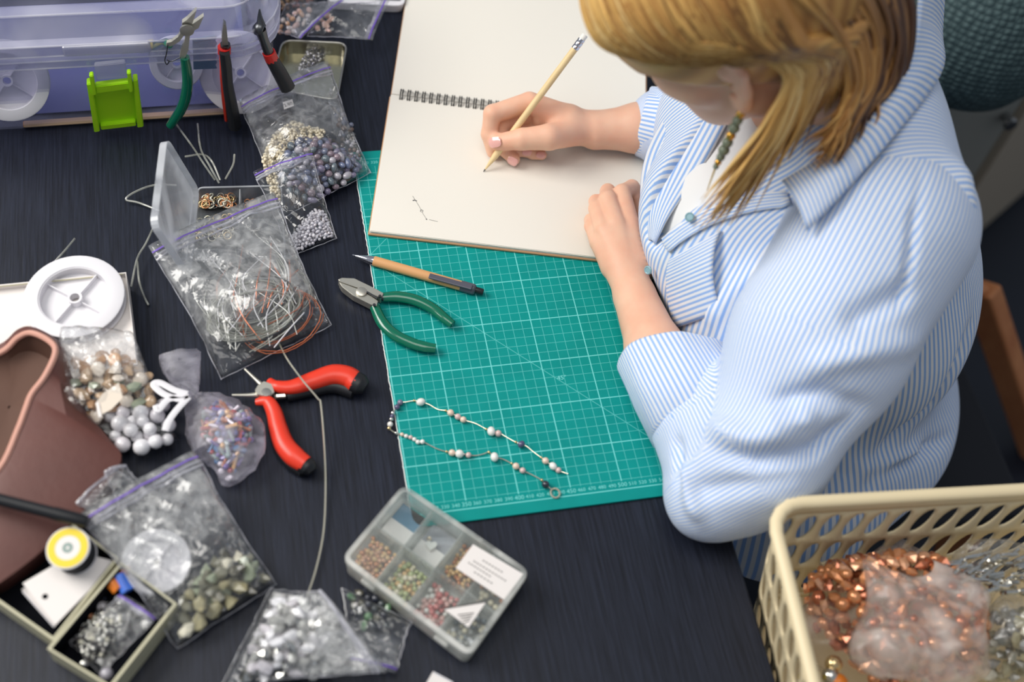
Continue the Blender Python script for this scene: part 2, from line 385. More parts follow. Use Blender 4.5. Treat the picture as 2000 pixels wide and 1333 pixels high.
# ------------------------------------------------------------------ sketchbook
pmat('paper', (236, 231, 220), .75, bump=(350, .15, .0003)); pmat('kraft_edge', (200, 152, 112), .7); pmat('ring_black', (16, 18, 22), .3, spec=.6); pmat('graphite', (70, 70, 74), .5)
NB = Vector((-.0475, .0255, 0)); NA = math.radians(-14.35)
NM = Matrix.Translation(NB) @ Matrix.Rotation(NA, 4, 'Z')
sk = thing('sketchbook', 'open spiral sketchbook with blank cream pages and black wire rings', 'sketchbook', NM @ Vector((.145, .2, .0035)))
NW, NH = .292, .1985
b = bmesh.new(); add_box(b, (NW / 2, NH / 2 - .001, .0049), (NW + .004, NH + .0015, .0026), 0, .0006, 2, NM); obj('back_cover', b, 'kraft_edge', sk)
b = bmesh.new()
for k in range(5): add_box(b, (NW / 2 + .0006 * (k % 3 - 1), NH / 2 + .0007 * ((k * 7) % 3 - 1), .0068 + k * .0007), (NW, NH - .001, .0006), 0, 0, 2, NM)
obj('page_block', b, 'paper', sk)
b = bmesh.new(); add_box(b, (NW / 2 + .0005, NH + .0015 + .105, .0046), (NW + .003, .21, .0024), 0, .0006, 2, NM); obj('front_cover', b, 'kraft_edge', sk)
b = bmesh.new()
for k in range(3): add_box(b, (NW / 2, NH + .0015 + .1045, .0063 + k * .0007), (NW, .2075, .0006), 0, 0, 2, NM)
obj('turned_page', b, 'paper', sk)
r0 = None
for k in range(33):
    u = .0115 + k * .00835
    for du in (-.0012, .0012):
        ps = [NM @ Vector((u + du, NH + .0010 + .0082 * math.cos(a), .0088 + .0052 * math.sin(a))) for a in [math.radians(-25 + 230 * i / 10) for i in range(11)]]
        b = tube(ps, .00072, 6); obj('wire_ring', b, 'ring_black', sk, True)
PZ = .0068 + 4 * .0007 + .0004
def on_page(px, py): return U(px, py, PZ + .0001)
sk2 = bmesh.new()
for ps, r in [([(806, 383), (809, 388), (812, 393)], .0002), ([(806, 392), (810, 391), (814, 393)], .0006), ([(813, 394), (818, 402), (823, 411)], .00016), ([(822, 410), (826, 411), (825, 415), (821, 413), (822, 410)], .0003), ([(825, 416), (829, 422), (833, 428)], .00016), ([(832, 428), (834, 429)], .0006), ([(838, 429), (846, 431), (855, 433)], .00018)]:
    add_tube(sk2, [on_page(*p) for p in ps], r, 5, flat=(1, .3))
obj('pencil_sketch', sk2, 'graphite', sk)

# ------------------------------------------------------------------ background furniture: cabinet, planter, chair
cb = thing('white_cabinet', 'low off-white cabinet with a canted end standing behind the person', 'cabinet', (1.1, .6, -.725))
CT = -.105; k1 = Vector((.952, .34, 0)); k0 = U(1700, 130, CT); k0.z = 0; k2 = k1 + Vector((.84, .53, 0)) * .55; kb = k2 + Vector((-.1, .5, 0)); ka = k0 + Vector((.02, .75, 0))
def plan(pts, z0, z1, bev=.002):
    b = bmesh.new(); prism(b, [p[:2] for p in pts], z0, z1); bmesh.ops.recalc_face_normals(b, faces=b.faces); bmesh.ops.bevel(b, geom=b.edges[:], offset=bev, segments=2, affect='EDGES'); return b
obj('cabinet_body', plan([k0, k1, k2, kb, ka], -.724, CT - .022), 'cabinet_white', cb)
nf = Vector((0, -.012, 0)); obj('cabinet_top', plan([k0 + nf, k1 + nf + Vector((.006, 0, 0)), k2 + Vector((.012, -.012, 0)), kb, ka], CT - .022, CT), 'cabinet_top', cb)
dn = Vector((.53, -.84, 0)); obj('canted_door', plan([k1 + (k2 - k1) * .04 + dn * .001, k1 + (k2 - k1) * .96 + dn * .001, k1 + (k2 - k1) * .96 + dn * .016, k1 + (k2 - k1) * .04 + dn * .016], -.70, CT - .03), 'cabinet_white_lit', cb)
fdx = (k1 - k0).normalized(); fn = Vector((fdx.y, -fdx.x, 0))
for u0, u1 in ((.02, .49), (.51, .98)):
    dr = obj('door', plan([k0.lerp(k1, u0) + fn * .001, k0.lerp(k1, u1) + fn * .001, k0.lerp(k1, u1) + fn * .016, k0.lerp(k1, u0) + fn * .016], -.70, CT - .03), 'cabinet_white', cb)
    q = k0.lerp(k1, u1 - .06); obj('knob', lathe([(0, 0), (.006, 0), (.006, .012), (.011, .016), (.010, .022), (0, .024)], 14, frame_matrix((q.x + fn.x * .016, q.y + fn.y * .016, -.22), (0, 0, 1), fn)), 'steel_knob', dr, True)
def weave(name, c1, c2):
    m = bpy.data.materials.new(name); m.use_nodes = True; nt = m.node_tree; b = nt.nodes['Principled BSDF']; N = nt.nodes.new; tc = N('ShaderNodeTexCoord')
    v = N('ShaderNodeTexVoronoi'); v.inputs['Scale'].default_value = 120; v.inputs['Randomness'].default_value = .25; nt.links.new(tc.outputs['Object'], v.inputs['Vector'])
    r = N('ShaderNodeValToRGB'); r.color_ramp.elements[0].position = .15; r.color_ramp.elements[1].position = .6; r.color_ramp.elements[0].color = (*sc(c2), 1); r.color_ramp.elements[1].color = (*sc(c1), 1); nt.links.new(v.outputs['Distance'], r.inputs[0]); nt.links.new(r.outputs[0], b.inputs['Base Color'])
    bp = N('ShaderNodeBump'); bp.invert = True; bp.inputs['Strength'].default_value = .8; bp.inputs['Distance'].default_value = .004; nt.links.new(v.outputs['Distance'], bp.inputs['Height']); nt.links.new(bp.outputs[0], b.inputs['Normal']); b.inputs['Roughness'].default_value = .7; MATS[name] = m
weave('pot_teal', (58, 78, 80), (90, 112, 112)); pmat('soil', (40, 32, 28), .95)
pc_ = U(1908, 20, CT + .10); PT = thing('planter_pot', 'grey teal woven texture planter standing on the cabinet', 'planter', (pc_.x, pc_.y, CT))
PMt = Matrix.Translation((pc_.x, pc_.y, CT + .0005)); obj('pot_body', lathe([(0, 0), (.070, 0), (.105, .02), (.128, .07), (.132, .12), (.122, .18), (.110, .21), (.104, .21), (.112, .17), (0, .17)], 48, PMt), 'pot_teal', PT, True); obj('soil', lathe([(0, .172), (.108, .172), (.108, .176), (0, .182)], 32, PMt), 'soil', PT, True)
chr_ = thing('wooden_chair', 'wooden chair with splayed legs under the person', 'chair', (.60, -.02, -.725))
obj('seat', box((.56, -.03, -.345), (.42, .44, .03), 0, .008, 3), 'black_seat', chr_)
for t_, b_ in [((U(1915, 560, -.36)), (U(2030, 900, -.724))), (Vector((.72, -.20, -.36)), Vector((.80, -.26, -.724))), (Vector((.40, -.20, -.36)), Vector((.34, -.24, -.724))), (Vector((.40, .15, -.36)), Vector((.34, .20, -.724)))]:
    d = b_ - t_; b = bmesh.new(); add_box(b, (d.length / 2, 0, 0), (d.length, .030, .052), 0, .005, 2, frame_matrix(t_, d, (.3, -.6, .5))); obj('leg', b, 'chair_wood', chr_)
obj('rear_rail', bar_between(Vector((.62, .02, -.362)), U(1915, 560, -.362), .03, .024), 'chair_wood', chr_)
# ------------------------------------------------------------------ the person at the table
def striped(name, blue=(152, 188, 240), white=(238, 240, 244), period=.0048, duty=.46):
    m = bpy.data.materials.new(name); m.use_nodes = True; nt = m.node_tree; b = nt.nodes['Principled BSDF']; N = nt.nodes.new; L = nt.links.new
    at = N('ShaderNodeAttribute'); at.attribute_name = 'stripe'
    f = N('ShaderNodeMath'); f.operation = 'PINGPONG'; f.inputs[1].default_value = period / 2; L(at.outputs['Fac'], f.inputs[0])
    r = N('ShaderNodeMapRange'); r.inputs['From Min'].default_value = period * .5 * duty - period * .06; r.inputs['From Max'].default_value = period * .5 * duty + period * .06; L(f.outputs[0], r.inputs['Value'])
    mx = N('ShaderNodeMixRGB'); mx.inputs[1].default_value = (*sc(blue), 1); mx.inputs[2].default_value = (*sc(white), 1); L(r.outputs[0], mx.inputs[0])
    L(mx.outputs[0], b.inputs['Base Color']); b.inputs['Roughness'].default_value = .85; b.inputs['Specular IOR Level'].default_value = .15; b.inputs['Sheen Weight'].default_value = .15
    tc = N('ShaderNodeTexCoord'); n = N('ShaderNodeTexNoise'); n.inputs['Scale'].default_value = 45; n.inputs['Detail'].default_value = 3; L(tc.outputs['Object'], n.inputs['Vector'])
    bp = N('ShaderNodeBump'); bp.inputs['Strength'].default_value = .25; bp.inputs['Distance'].default_value = .004; L(n.outputs['Fac'], bp.inputs['Height']); L(bp.outputs[0], b.inputs['Normal'])
    MATS[name] = m
striped('shirt_stripe')
pmat('skin', (240, 196, 168), .5, spec=.35, noise=(38, (234, 178, 150), .5), sss=.25, bump=(900, .08, .0004))
pmat('nail', (236, 178, 168), .12, spec=.6, coat=.5)
pmat('tshirt_white', (240, 240, 240), .85, spec=.1)
pmat('trousers', (22, 32, 52), .9, spec=.1)
pmat('button_blue', (140, 180, 190), .3)
pmat('gold', (226, 176, 84), .25, metal=1)
pmat('earring_bead', (120, 130, 110), .15, spec=.6)
pmat('ear_shadow', (196, 120, 100), .6)

# head frame: face, crown, left side
hf = Vector((-.62, .42, -.66)).normalized(); hu = Vector((-.60, .20, .77)); hu = (hu - hf * hu.dot(hf)).normalized(); hs = hu.cross(hf)
ear = U(1434, 152, .335); HC = ear - hs * .072 + hf * .012 + hu * .01
def hd(a, b, c): return HC + hf * a + hu * b + hs * c           # forward, up, left
HM = Matrix((hf, hs, hu)).transposed()
NECK = Vector((.41, -.012, .245))

def arm_stripe(P, axis, off=0):
    """running coordinate around a bent limb"""
    best = np.full(len(P), 9.); out = np.zeros(len(P))
    A = [np.array(a, float) for a in axis]
    for i in range(len(A) - 1):
        v = A[i + 1] - A[i]; L = v @ v; t = np.clip((P - A[i]) @ v / L, 0, 1); q = P - A[i] - t[:, None] * v; d = np.linalg.norm(q, axis=1)
        n = v / math.sqrt(L); up = np.array((.15, -.25, 1.)); up -= n * (up @ n); up /= np.linalg.norm(up); sd = np.cross(n, up)
        ang = np.arctan2(q @ sd, q @ up); m = d < best; best[m] = d[m]; out[m] = ang[m] * .076
    return out + off
def set_attr(me, vals):
    a = me.attributes.new('stripe', 'FLOAT', 'POINT'); a.data.foreach_set('value', np.asarray(vals, np.float32))

# ---- body: head, neck, trunk and both arms with hands, one mesh
def hand_field(lo, hi, h, arm, wrist, fingers, thumb, webk=.007, palm=()):
    F_ = Field(lo, hi, h)
    F_.chain([p for p, r in arm], [r for p, r in arm], 0, .012)
    G = Field(lo, hi, h)
    for f in fingers: G.cone(wrist[0], f[0][0], wrist[1], f[0][1], .0035)
    for a, b_, ra, rb in palm: G.cone(a, b_, ra, rb, .003)
    F_.merge(G, .006)
    for f in fingers + [thumb]:
        G = Field(lo, hi, h); G.chain([p for p, r in f], [r for p, r in f], 0, .0025)
        F_.merge(G, .008 if f is thumb else .0013)
    return F_
H = lambda x, y, z: U(x, y, z)
# right hand, writing
rh_f = [[(H(1034, 202, .058), .0125), (H(962, 222, .056), .0098), (H(955, 262, .036), .0086), (H(962, 297, .019), .0068)],
        [(H(1050, 212, .046), .0125), (H(978, 240, .038), .0095), (H(978, 285, .022), .0085), (H(1004, 311, .0175), .0068)],
        [(H(1072, 226, .034), .0115), (H(1004, 262, .024), .0090), (H(1008, 292, .019), .0080), (H(1032, 297, .0175), .0064)],
        [(H(1094, 242, .027), .0105), (H(1034, 276, .019), .0080), (H(1040, 299, .0165), .0070), (H(1058, 303, .0165), .0058)]]
rh_t = [(H(1124, 256, .040), .0165), (H(1072, 268, .050), .0142), (H(1020, 272, .046), .0118), (H(974, 278, .037), .0092)]
rwr = (H(1160, 254, .036), .0180)
r_elb = Vector((.465, .22, -.02))
rh = hand_field((.06, .02, 0), (.40, .24, .10), .00135, [(H(1330, 250, .040), .031), (H(1250, 250, .040), .0262), (H(1165, 254, .036), .0212)], rwr, rh_f, rh_t,
                palm=[(H(1110, 235, .045), H(1060, 225, .045), .018, .014)])
# left hand, resting on the page edge
lh_f = [[(H(1228, 438, .043), .0112), (H(1215, 377, .038), .0093), (H(1234, 366, .027), .0082), (H(1247, 378, .019), .0070)],
        [(H(1203, 441, .046), .0114), (H(1187, 390, .041), .0094), (H(1187, 374, .026), .0082), (H(1193, 390, .017), .0068)],
        [(H(1180, 452, .042), .0108), (H(1166, 408, .034), .0088), (H(1164, 394, .022), .0076), (H(1169, 406, .016), .0064)],
        [(H(1170, 474, .034), .0098), (H(1156, 442, .026), .0078), (H(1154, 430, .019), .0068), (H(1159, 440, .0155), .0058)]]
lh_t = [(H(1258, 520, .028), .0165), (H(1262, 462, .026), .0118), (H(1254, 420, .022), .0100), (H(1247, 398, .018), .0082)]
lwr = (H(1240, 580, .033), .0180)
lh = hand_field((.12, -.30, 0), (.32, .09, .10), .00135, [(Vector((.230, -.285, .042)), .034), (H(1282, 690, .040), .0285), (H(1240, 580, .033), .0218)], lwr, lh_f, lh_t,
                palm=[(H(1215, 520, .036), H(1196, 462, .040), .018, .015), (H(1240, 520, .034), H(1215, 462, .038), .018, .015), (H(1200, 520, .030), H(1180, 470, .034), .015, .013)])
# head, neck, trunk core
hb = Field((.10, -.28, -.05), (.62, .28, .52), .0032)
hb.ell(hd(-.012, .030, 0), (.098, .074, .092), HM, 0)                       # skull
hb.ell(hd(.035, -.015, 0), (.060, .060, .080), HM, .02)                     # face
hb.ell(hd(.052, -.075, 0), (.034, .036, .030), HM, .025)                    # chin
hb.cone(hd(-.005, -.055, .052), hd(.055, -.085, .020), .018, .014, .02)     # jaw
hb.cone(hd(-.005, -.055, -.052), hd(.055, -.085, -.020), .018, .014, .02)
hb.cone(hd(.060, -.022, .036), hd(.040, -.030, .050), .018, .016, .015)     # cheeks
hb.cone(hd(.060, -.022, -.036), hd(.040, -.030, -.050), .018, .016, .015)
hb.cone(hd(.086, .020, 0), hd(.110, -.022, 0), .007, .010, .010)            # nose
hb.cone(hd(.097, -.026, .010), hd(.097, -.026, -.010), .008, .008, .006)
hb.cone(hd(.086, .024, .036), hd(.088, .026, .012), .009, .008, .010); hb.cone(hd(.086, .024, -.036), hd(.088, .026, -.012), .009, .008, .010)   # brows
hb.cone(hd(.091, .004, .032), hd(.091, .004, .032), .011, .011, .004, True); hb.cone(hd(.091, .004, -.032), hd(.091, .004, -.032), .011, .011, .004, True)
hb.ell(hd(.076, .004, .032), (.012, .0125, .0115), HM, .003); hb.ell(hd(.076, .004, -.032), (.012, .0125, .0115), HM, .003)                    # eyeballs
hb.cone(hd(.090, -.051, .018), hd(.096, -.050, 0), .0045, .0058, .004); hb.cone(hd(.090, -.051, -.018), hd(.096, -.050, 0), .0045, .0058, .004)  # lips
hb.cone(hd(.088, -.060, .014), hd(.093, -.061, 0), .0045, .0062, .004); hb.cone(hd(.088, -.060, -.014), hd(.093, -.061, 0), .0045, .0062, .004)
for sg in (1, -1):                                                          # ears
    e0 = hd(-.014, -.006, .0745 * sg)
    G = Field(hb.lo, hb.lo + (hb.n - 1) * hb.h, hb.h)
    rim = [hd(-.004, -.004, .078 * sg), hd(-.002, .018, .080 * sg), hd(-.014, .030, .083 * sg), hd(-.028, .022, .086 * sg), hd(-.030, .002, .085 * sg), hd(-.020, -.020, .081 * sg), hd(-.009, -.036, .078 * sg), hd(-.004, -.026, .077 * sg)]
    G.chain(rim, [.004, .0045, .005, .005, .005, .006, .0075, .005], 0, .003)
    G.cone(hd(-.018, .010, .078 * sg), hd(-.016, -.012, .077 * sg), .011, .009, .003)
    hb.merge(G, .003)
    hb.cone(hd(-.010, -.006, .088 * sg), hd(-.012, -.004, .074 * sg), .0065, .004, .003, True)
hb.cone(hd(-.045, -.045, 0), NECK + Vector((.005, 0, -.02)), .055, .060, .03)
hb.cone(Vector((.40, -.12, .20)), Vector((.39, .10, .20)), .060, .060, .05)
hb.ell((.40, -.01, .10), (.10, .14, .14), None, .06)
hb.cone(Vector((.40, -.15, .20)), Vector((.30, -.26, .11)), .05, .045, .04)
hb.cone(Vector((.39, .14, .20)), r_elb, .05, .042, .04)
Pb, Fb = [], []; off = 0
for fld, it in ((hb, 2), (rh, 2), (lh, 2)):
    P_, F_ = fld.mesh(); P_ = relax(P_, F_, it, .45); Pb.append(P_); Fb.append(F_ + off); off += len(P_)
bme = np_mesh('person', np.concatenate(Pb), np.concatenate(Fb), 'skin')
person = obj('person', bme); tag(person, 'person in a striped blue shirt bending over the sketchbook and drawing with a pencil', 'person')
bvh_r = BVHTree.FromPolygons([tuple(v) for v in Pb[1]], (Fb[1] - len(Pb[0])).tolist())
bvh_l = BVHTree.FromPolygons([tuple(v) for v in Pb[2]], (Fb[2] - len(Pb[0]) - len(Pb[1])).tolist())

def nail(bvh, px, py, along, wdt, lng, toward=None):
    p, n = hit(bvh, px, py)
    if p is None: return
    if toward is not None: n = (n * .5 + Vector(toward)).normalized()
    x = (Vector(along) - n * n.dot(Vector(along))).normalized(); y = n.cross(x); b = bmesh.new()
    G = []
    for i in range(9):
        u = -1 + i / 4; row = []
        for j in range(7):
            v = -1 + j / 3; hw = wdt * (1 - .18 * max(0, -u) ** 2 - .05 * max(0, u) ** 4) * math.sqrt(max(.02, 1 - max(0, abs(u) - .55) ** 2 / .24 * .8))
            row.append(b.verts.new(p + x * (u * lng) + y * (v * hw) + n * (.0004 + .0012 * (1 - v * v) - .0006 * max(0, u) ** 2)))
        G.append(row)
    for i in range(8):
        for j in range(6): b.faces.new((G[i][j], G[i][j + 1], G[i + 1][j + 1], G[i + 1][j]))
    r = bmesh.ops.extrude_face_region(b, geom=b.faces[:]); bmesh.ops.translate(b, vec=-n * .0012, verts=[v for v in r['geom'] if isinstance(v, bmesh.types.BMVert)])
    obj('fingernail', b, 'nail', person, True)
dirpx = lambda a, b_, z: (U(*b_, z) - U(*a, z)).normalized()
nail(bvh_r, 967, 278, dirpx((1000, 274), (955, 280), .04), .0056, .0072)
nail(bvh_r, 1001, 315, dirpx((985, 300), (1012, 322), .018), .0048, .0058)
nail(bvh_r, 1029, 297, dirpx((1010, 296), (1042, 298), .018), .0042, .0054)
nail(bvh_r, 1056, 303, dirpx((1040, 301), (1066, 304), .017), .0038, .0050)
nail(bvh_r, 949, 297, dirpx((950, 270), (953, 308), .022), .0030, .0060)

# ---- shirt
ush = Field((.14, -.42, -.41), (.74, .36, .36), .0048)
ush.ell((.405, -.005, .10), (.128, .185, .17), None, 0)
ush.cone((.400, -.14, .205), (.385, .14, .205), .074, .074, .05)
ush.ell((.465, -.045, -.06), (.155, .195, .20), None, .07)
ush.ell((.505, -.060, -.218), (.165, .215, .105), None, .06)
ush.ell((.395, -.215, -.200), (.125, .125, .105), None, .06)
ush.ell((.334, -.132, .035), (.092, .112, .105), None, .05)
ush.ell((.300, -.055, .085), (.085, .100, .085), None, .05)
ush.ell((.335, .070, .080), (.066, .075, .085), None, .05)
ush.cone((.385, -.012, .30), (.30, -.02, .20), .058, .045, .012, True)       # open neck
ush.cone((.30, -.02, .20), (.215, -.070, .10), .048, .020, .010, True)
P_, F_ = ush.mesh(); P_ = relax(P_, F_, 2, .5)
bvh_t = BVHTree.FromPolygons([tuple(v) for v in P_], F_.tolist())
def folds(P, F, bvh, lines):
    """press creases (negative) or raise ridges along lines laid on the cloth"""
    N_ = normals(P, F); disp = np.zeros(len(P))
    for pts, wd, hgt in lines:
        Q = []
        for q in pts:
            h_ = hit(bvh, *q)[0]
            if h_ is not None: Q.append(np.array(h_))
        if len(Q) < 2: continue
        dmin = np.full(len(P), 9.); tt = np.zeros(len(P)); m = len(Q) - 1
        for i in range(m):
            v = Q[i + 1] - Q[i]; t = np.clip((P - Q[i]) @ v / max(v @ v, 1e-9), 0, 1); d = np.linalg.norm(P - Q[i] - t[:, None] * v, axis=1)
            k = d < dmin; dmin[k] = d[k]; tt[k] = (i + t[k]) / m
        disp += hgt * np.exp(-(dmin / wd) ** 2) * np.minimum(1, 4 * np.minimum(tt, 1 - tt) + .15)
    return P + N_ * (disp * 1.6)[:, None]
P_ = folds(P_, F_, bvh_t, [
    ([(1610, 500), (1500, 590), (1440, 700), (1420, 790)], .010, -.012), ([(1640, 470), (1540, 560), (1480, 680)], .014, .008),
    ([(1560, 470), (1440, 560), (1380, 640)], .012, .005), ([(1850, 300), (1880, 420), (1890, 560)], .016, .007), ([(1810, 330), (1830, 480)], .010, -.005),
    ([(1900, 620), (1820, 800), (1690, 960)], .014, -.010), ([(1880, 760), (1800, 870), (1660, 930)], .012, .009), ([(1860, 850), (1760, 910), (1600, 930)], .010, -.007)])
me = np_mesh('shirt', P_, F_, 'shirt_stripe')
axx = .47 - .16 * (P_[:, 2] + .2); ang = np.arctan2(-(P_[:, 1] + .02), -(P_[:, 0] - axx)) * .165
sm = np.clip((.23 - P_[:, 2]) / .10, 0, 1); sm = sm * sm * (3 - 2 * sm)
set_attr(me, -(P_[:, 1] + .02) * (1 - sm) + ang * sm + 1.5)
shirt = obj('shirt', me, None, person); shirt['label'] = 'loose button shirt with thin blue and white stripes'

def sleeve(axis, rad, lo, hi, lines=(), name='sleeve', h=.0042, extra=()):
    S = Field(lo, hi, h); S.chain(axis, rad, 0, .02)
    for a, b_, ra, rb in extra: S.cone(a, b_, ra, rb, .03)
    P, F = S.mesh(); P = relax(P, F, 2, .5); bv = BVHTree.FromPolygons([tuple(v) for v in P], F.tolist())
    P = folds(P, F, bv, lines); m = np_mesh(name, P, F, 'shirt_stripe'); set_attr(m, arm_stripe(P, axis, .5)); o = obj(name, m, None, shirt); return bv
Ls = [Vector((.395, -.160, .192)), Vector((.325, -.240, .130)), Vector((.262, -.315, .070)), Vector((.238, -.318, .050)), Vector((.232, -.265, .045)), Vector((.224, -.225, .042))]
SEAM = [([(1800, 330), (1785, 430), (1775, 520), (1760, 600)], .004, -.004)]
bvh_s = sleeve(Ls, [.086, .079, .060, .054, .048, .043], (.10, -.46, -.04), (.58, -.05, .32), SEAM + [
    ([(1500, 790), (1600, 770), (1700, 800)], .010, -.006), ([(1480, 830), (1600, 810), (1720, 860)], .012, .006),
    ([(1400, 880), (1480, 900), (1590, 880), (1680, 810)], .009, -.007), ([(1380, 830), (1460, 860), (1560, 850)], .012, .007),
    ([(1330, 960), (1430, 950), (1560, 930)], .010, -.004), ([(1330, 900), (1345, 960), (1370, 1020)], .008, .005), ([(1320, 850), (1325, 900), (1330, 960)], .006, -.005),
    ([(1640, 640), (1720, 600), (1790, 560)], .012, -.005), ([(1560, 720), (1680, 690), (1800, 660)], .012, .006), ([(1600, 950), (1720, 850), (1840, 700)], .014, -.006)], extra=[(Vector((.240, -.318, .052)), H(1372, 988, .040), .048, .028)])
sleeve([Vector((.405, .16, .20)), Vector((.44, .20, .09)), r_elb, Vector((.38, .165, .02)), H(1300, 248, .042)], [.085, .07, .062, .052, .044], (.20, .02, -.10), (.56, .34, .32))

def cuff(p0, p1, r0, r1, squash=(1, 1), n=40, name='cuff', off=.0, flare=.0):
    """turned-back cuff: outer wall, thickness and inner wall"""
    a = Vector(p0); c = Vector(p1); t = (c - a).normalized(); u = Vector((0, 0, 1)); u = (u - t * u.dot(t)).normalized(); s = t.cross(u); L = (c - a).length
    V = []; S = []; rows = [(0, r0, 0), (.03, r0 + .003, 0), (.5, (r0 + r1) / 2 + .003, 1), (.97, r1 + .002, 2), (1.0, r1, 2), (.97, r1 - .0025, 2), (.4, (r0 + r1) / 2 - .003, 1)]
    for f, r, w_ in rows:
        for k in range(n):
            an = 2 * math.pi * k / n; wob = 1 + .03 * math.sin(3 * an + 1) + .02 * math.sin(7 * an + f * 3)
            V.append(a + t * (L * f + flare * math.cos(an) * f) + s * (math.cos(an) * r * squash[0] * wob) + u * (math.sin(an) * r * squash[1] * wob)); S.append(an * (r0 + r1) / 2 + off)
    Fq = []
    for i in range(len(rows) - 1):
        for k in range(n): Fq.append((i * n + k, i * n + (k + 1) % n, (i + 1) * n + (k + 1) % n, (i + 1) * n + k))
    m = meshdata(name, V, Fq, 'shirt_stripe'); set_attr(m, S); o = obj(name, m, None, shirt); return o
cuff((.232, -.258, .044), (.218, -.186, .042), .0535, .0500, (1.0, .92), flare=-.016)
cuff(H(1335, 255, .044), H(1254, 237, .041), .043, .037, (1, 1), off=.2)

# under-shirt
ut = Field((.16, -.20, -.10), (.52, .18, .32), .0048)
ut.ell((.405, -.005, .10), (.118, .165, .16), None, 0); ut.cone((.41, -.13, .205), (.40, .12, .205), .062, .062, .05)
ut.ell((.300, -.055, .080), (.070, .085, .080), None, .05); ut.ell((.350, .050, .080), (.050, .06, .08), None, .05)
ut.cone((.36, -.012, .34), (.35, -.012, .235), .062, .055, .006, True)
P_, F_ = ut.mesh(); o = obj('undershirt', np_mesh('undershirt', relax(P_, F_, 2), F_, 'tshirt_white'), None, person); o['label'] = 'plain white t-shirt in the open collar'

def cloth_strip(name, A, B, lift=.006, thick=.0022, n=26, m=7, stripe='along', parent=None, bow=.0, mat='shirt_stripe', fit=None):
    """a sheet of cloth between two edge curves, with thickness"""
    a = catmull(A, 10); c = catmull(B, 10); smp = lambda q, t: q[min(len(q) - 1, int(round(t * (len(q) - 1))))]
    V = []; S = []; top = []
    for i in range(n + 1):
        p, q = smp(a, i / n), smp(c, i / n)
        for j in range(m + 1):
            t = j / m; x = p.lerp(q, t) + Vector((-.2, -.35, .85)) * (bow * math.sin(math.pi * t))
            if fit is not None:
                q_, n_ = fit.find_nearest(x)[:2]; x = q_ + n_ * (lift + bow * math.sin(math.pi * t))
            V.append(x)
            S.append(.5 + (t * .055 if stripe == 'along' else i / n * .26))
    k = (n + 1) * (m + 1); N0 = Vector((-.2, -.45, .85)).normalized()
    V += [v - N0 * thick for v in V]; S += S; Fq = []
    id_ = lambda i, j, l: l * k + i * (m + 1) + j
    for i in range(n):
        for j in range(m):
            Fq.append((id_(i, j, 0), id_(i + 1, j, 0), id_(i + 1, j + 1, 0), id_(i, j + 1, 0))); Fq.append((id_(i, j, 1), id_(i, j + 1, 1), id_(i + 1, j + 1, 1), id_(i + 1, j, 1)))
    for i in range(n):
        for j in (0, m): Fq.append((id_(i, j, 0), id_(i + 1, j, 0), id_(i + 1, j, 1), id_(i, j, 1)))
    for j in range(m):
        for i in (0, n): Fq.append((id_(i, j, 0), id_(i, j + 1, 0), id_(i, j + 1, 1), id_(i, j, 1)))
    me_ = meshdata(name, V, Fq, mat); set_attr(me_, S); return obj(name, me_, None, parent or shirt)
def cl(px, py, up=.006, bv=None):
    best = None
    for q in ((bv,) if bv else (bvh_t, bvh_s)):
        p, n = hit(q, px, py)
        if p is not None and (best is None or (p - CAM_POS).length < (best[0] - CAM_POS).length): best = (p, n)
    if best is None: return U(px, py, .2)
    return best[0] + best[1] * up
# collar: stands round the neck, folds over on to the shoulder, ends in a point
cloth_strip('collar', [U(1795, -60, .335), U(1792, 20, .335), U(1768, 120, .318), U(1700, 215, .295), U(1610, 300, .268), U(1527, 352, .240)],
            [U(1850, -60, .29), cl(1842, 60, .012), cl(1822, 150, .010), cl(1750, 270, .010), cl(1660, 380, .010), cl(1590, 462, .012)], bow=.010, stripe='across')
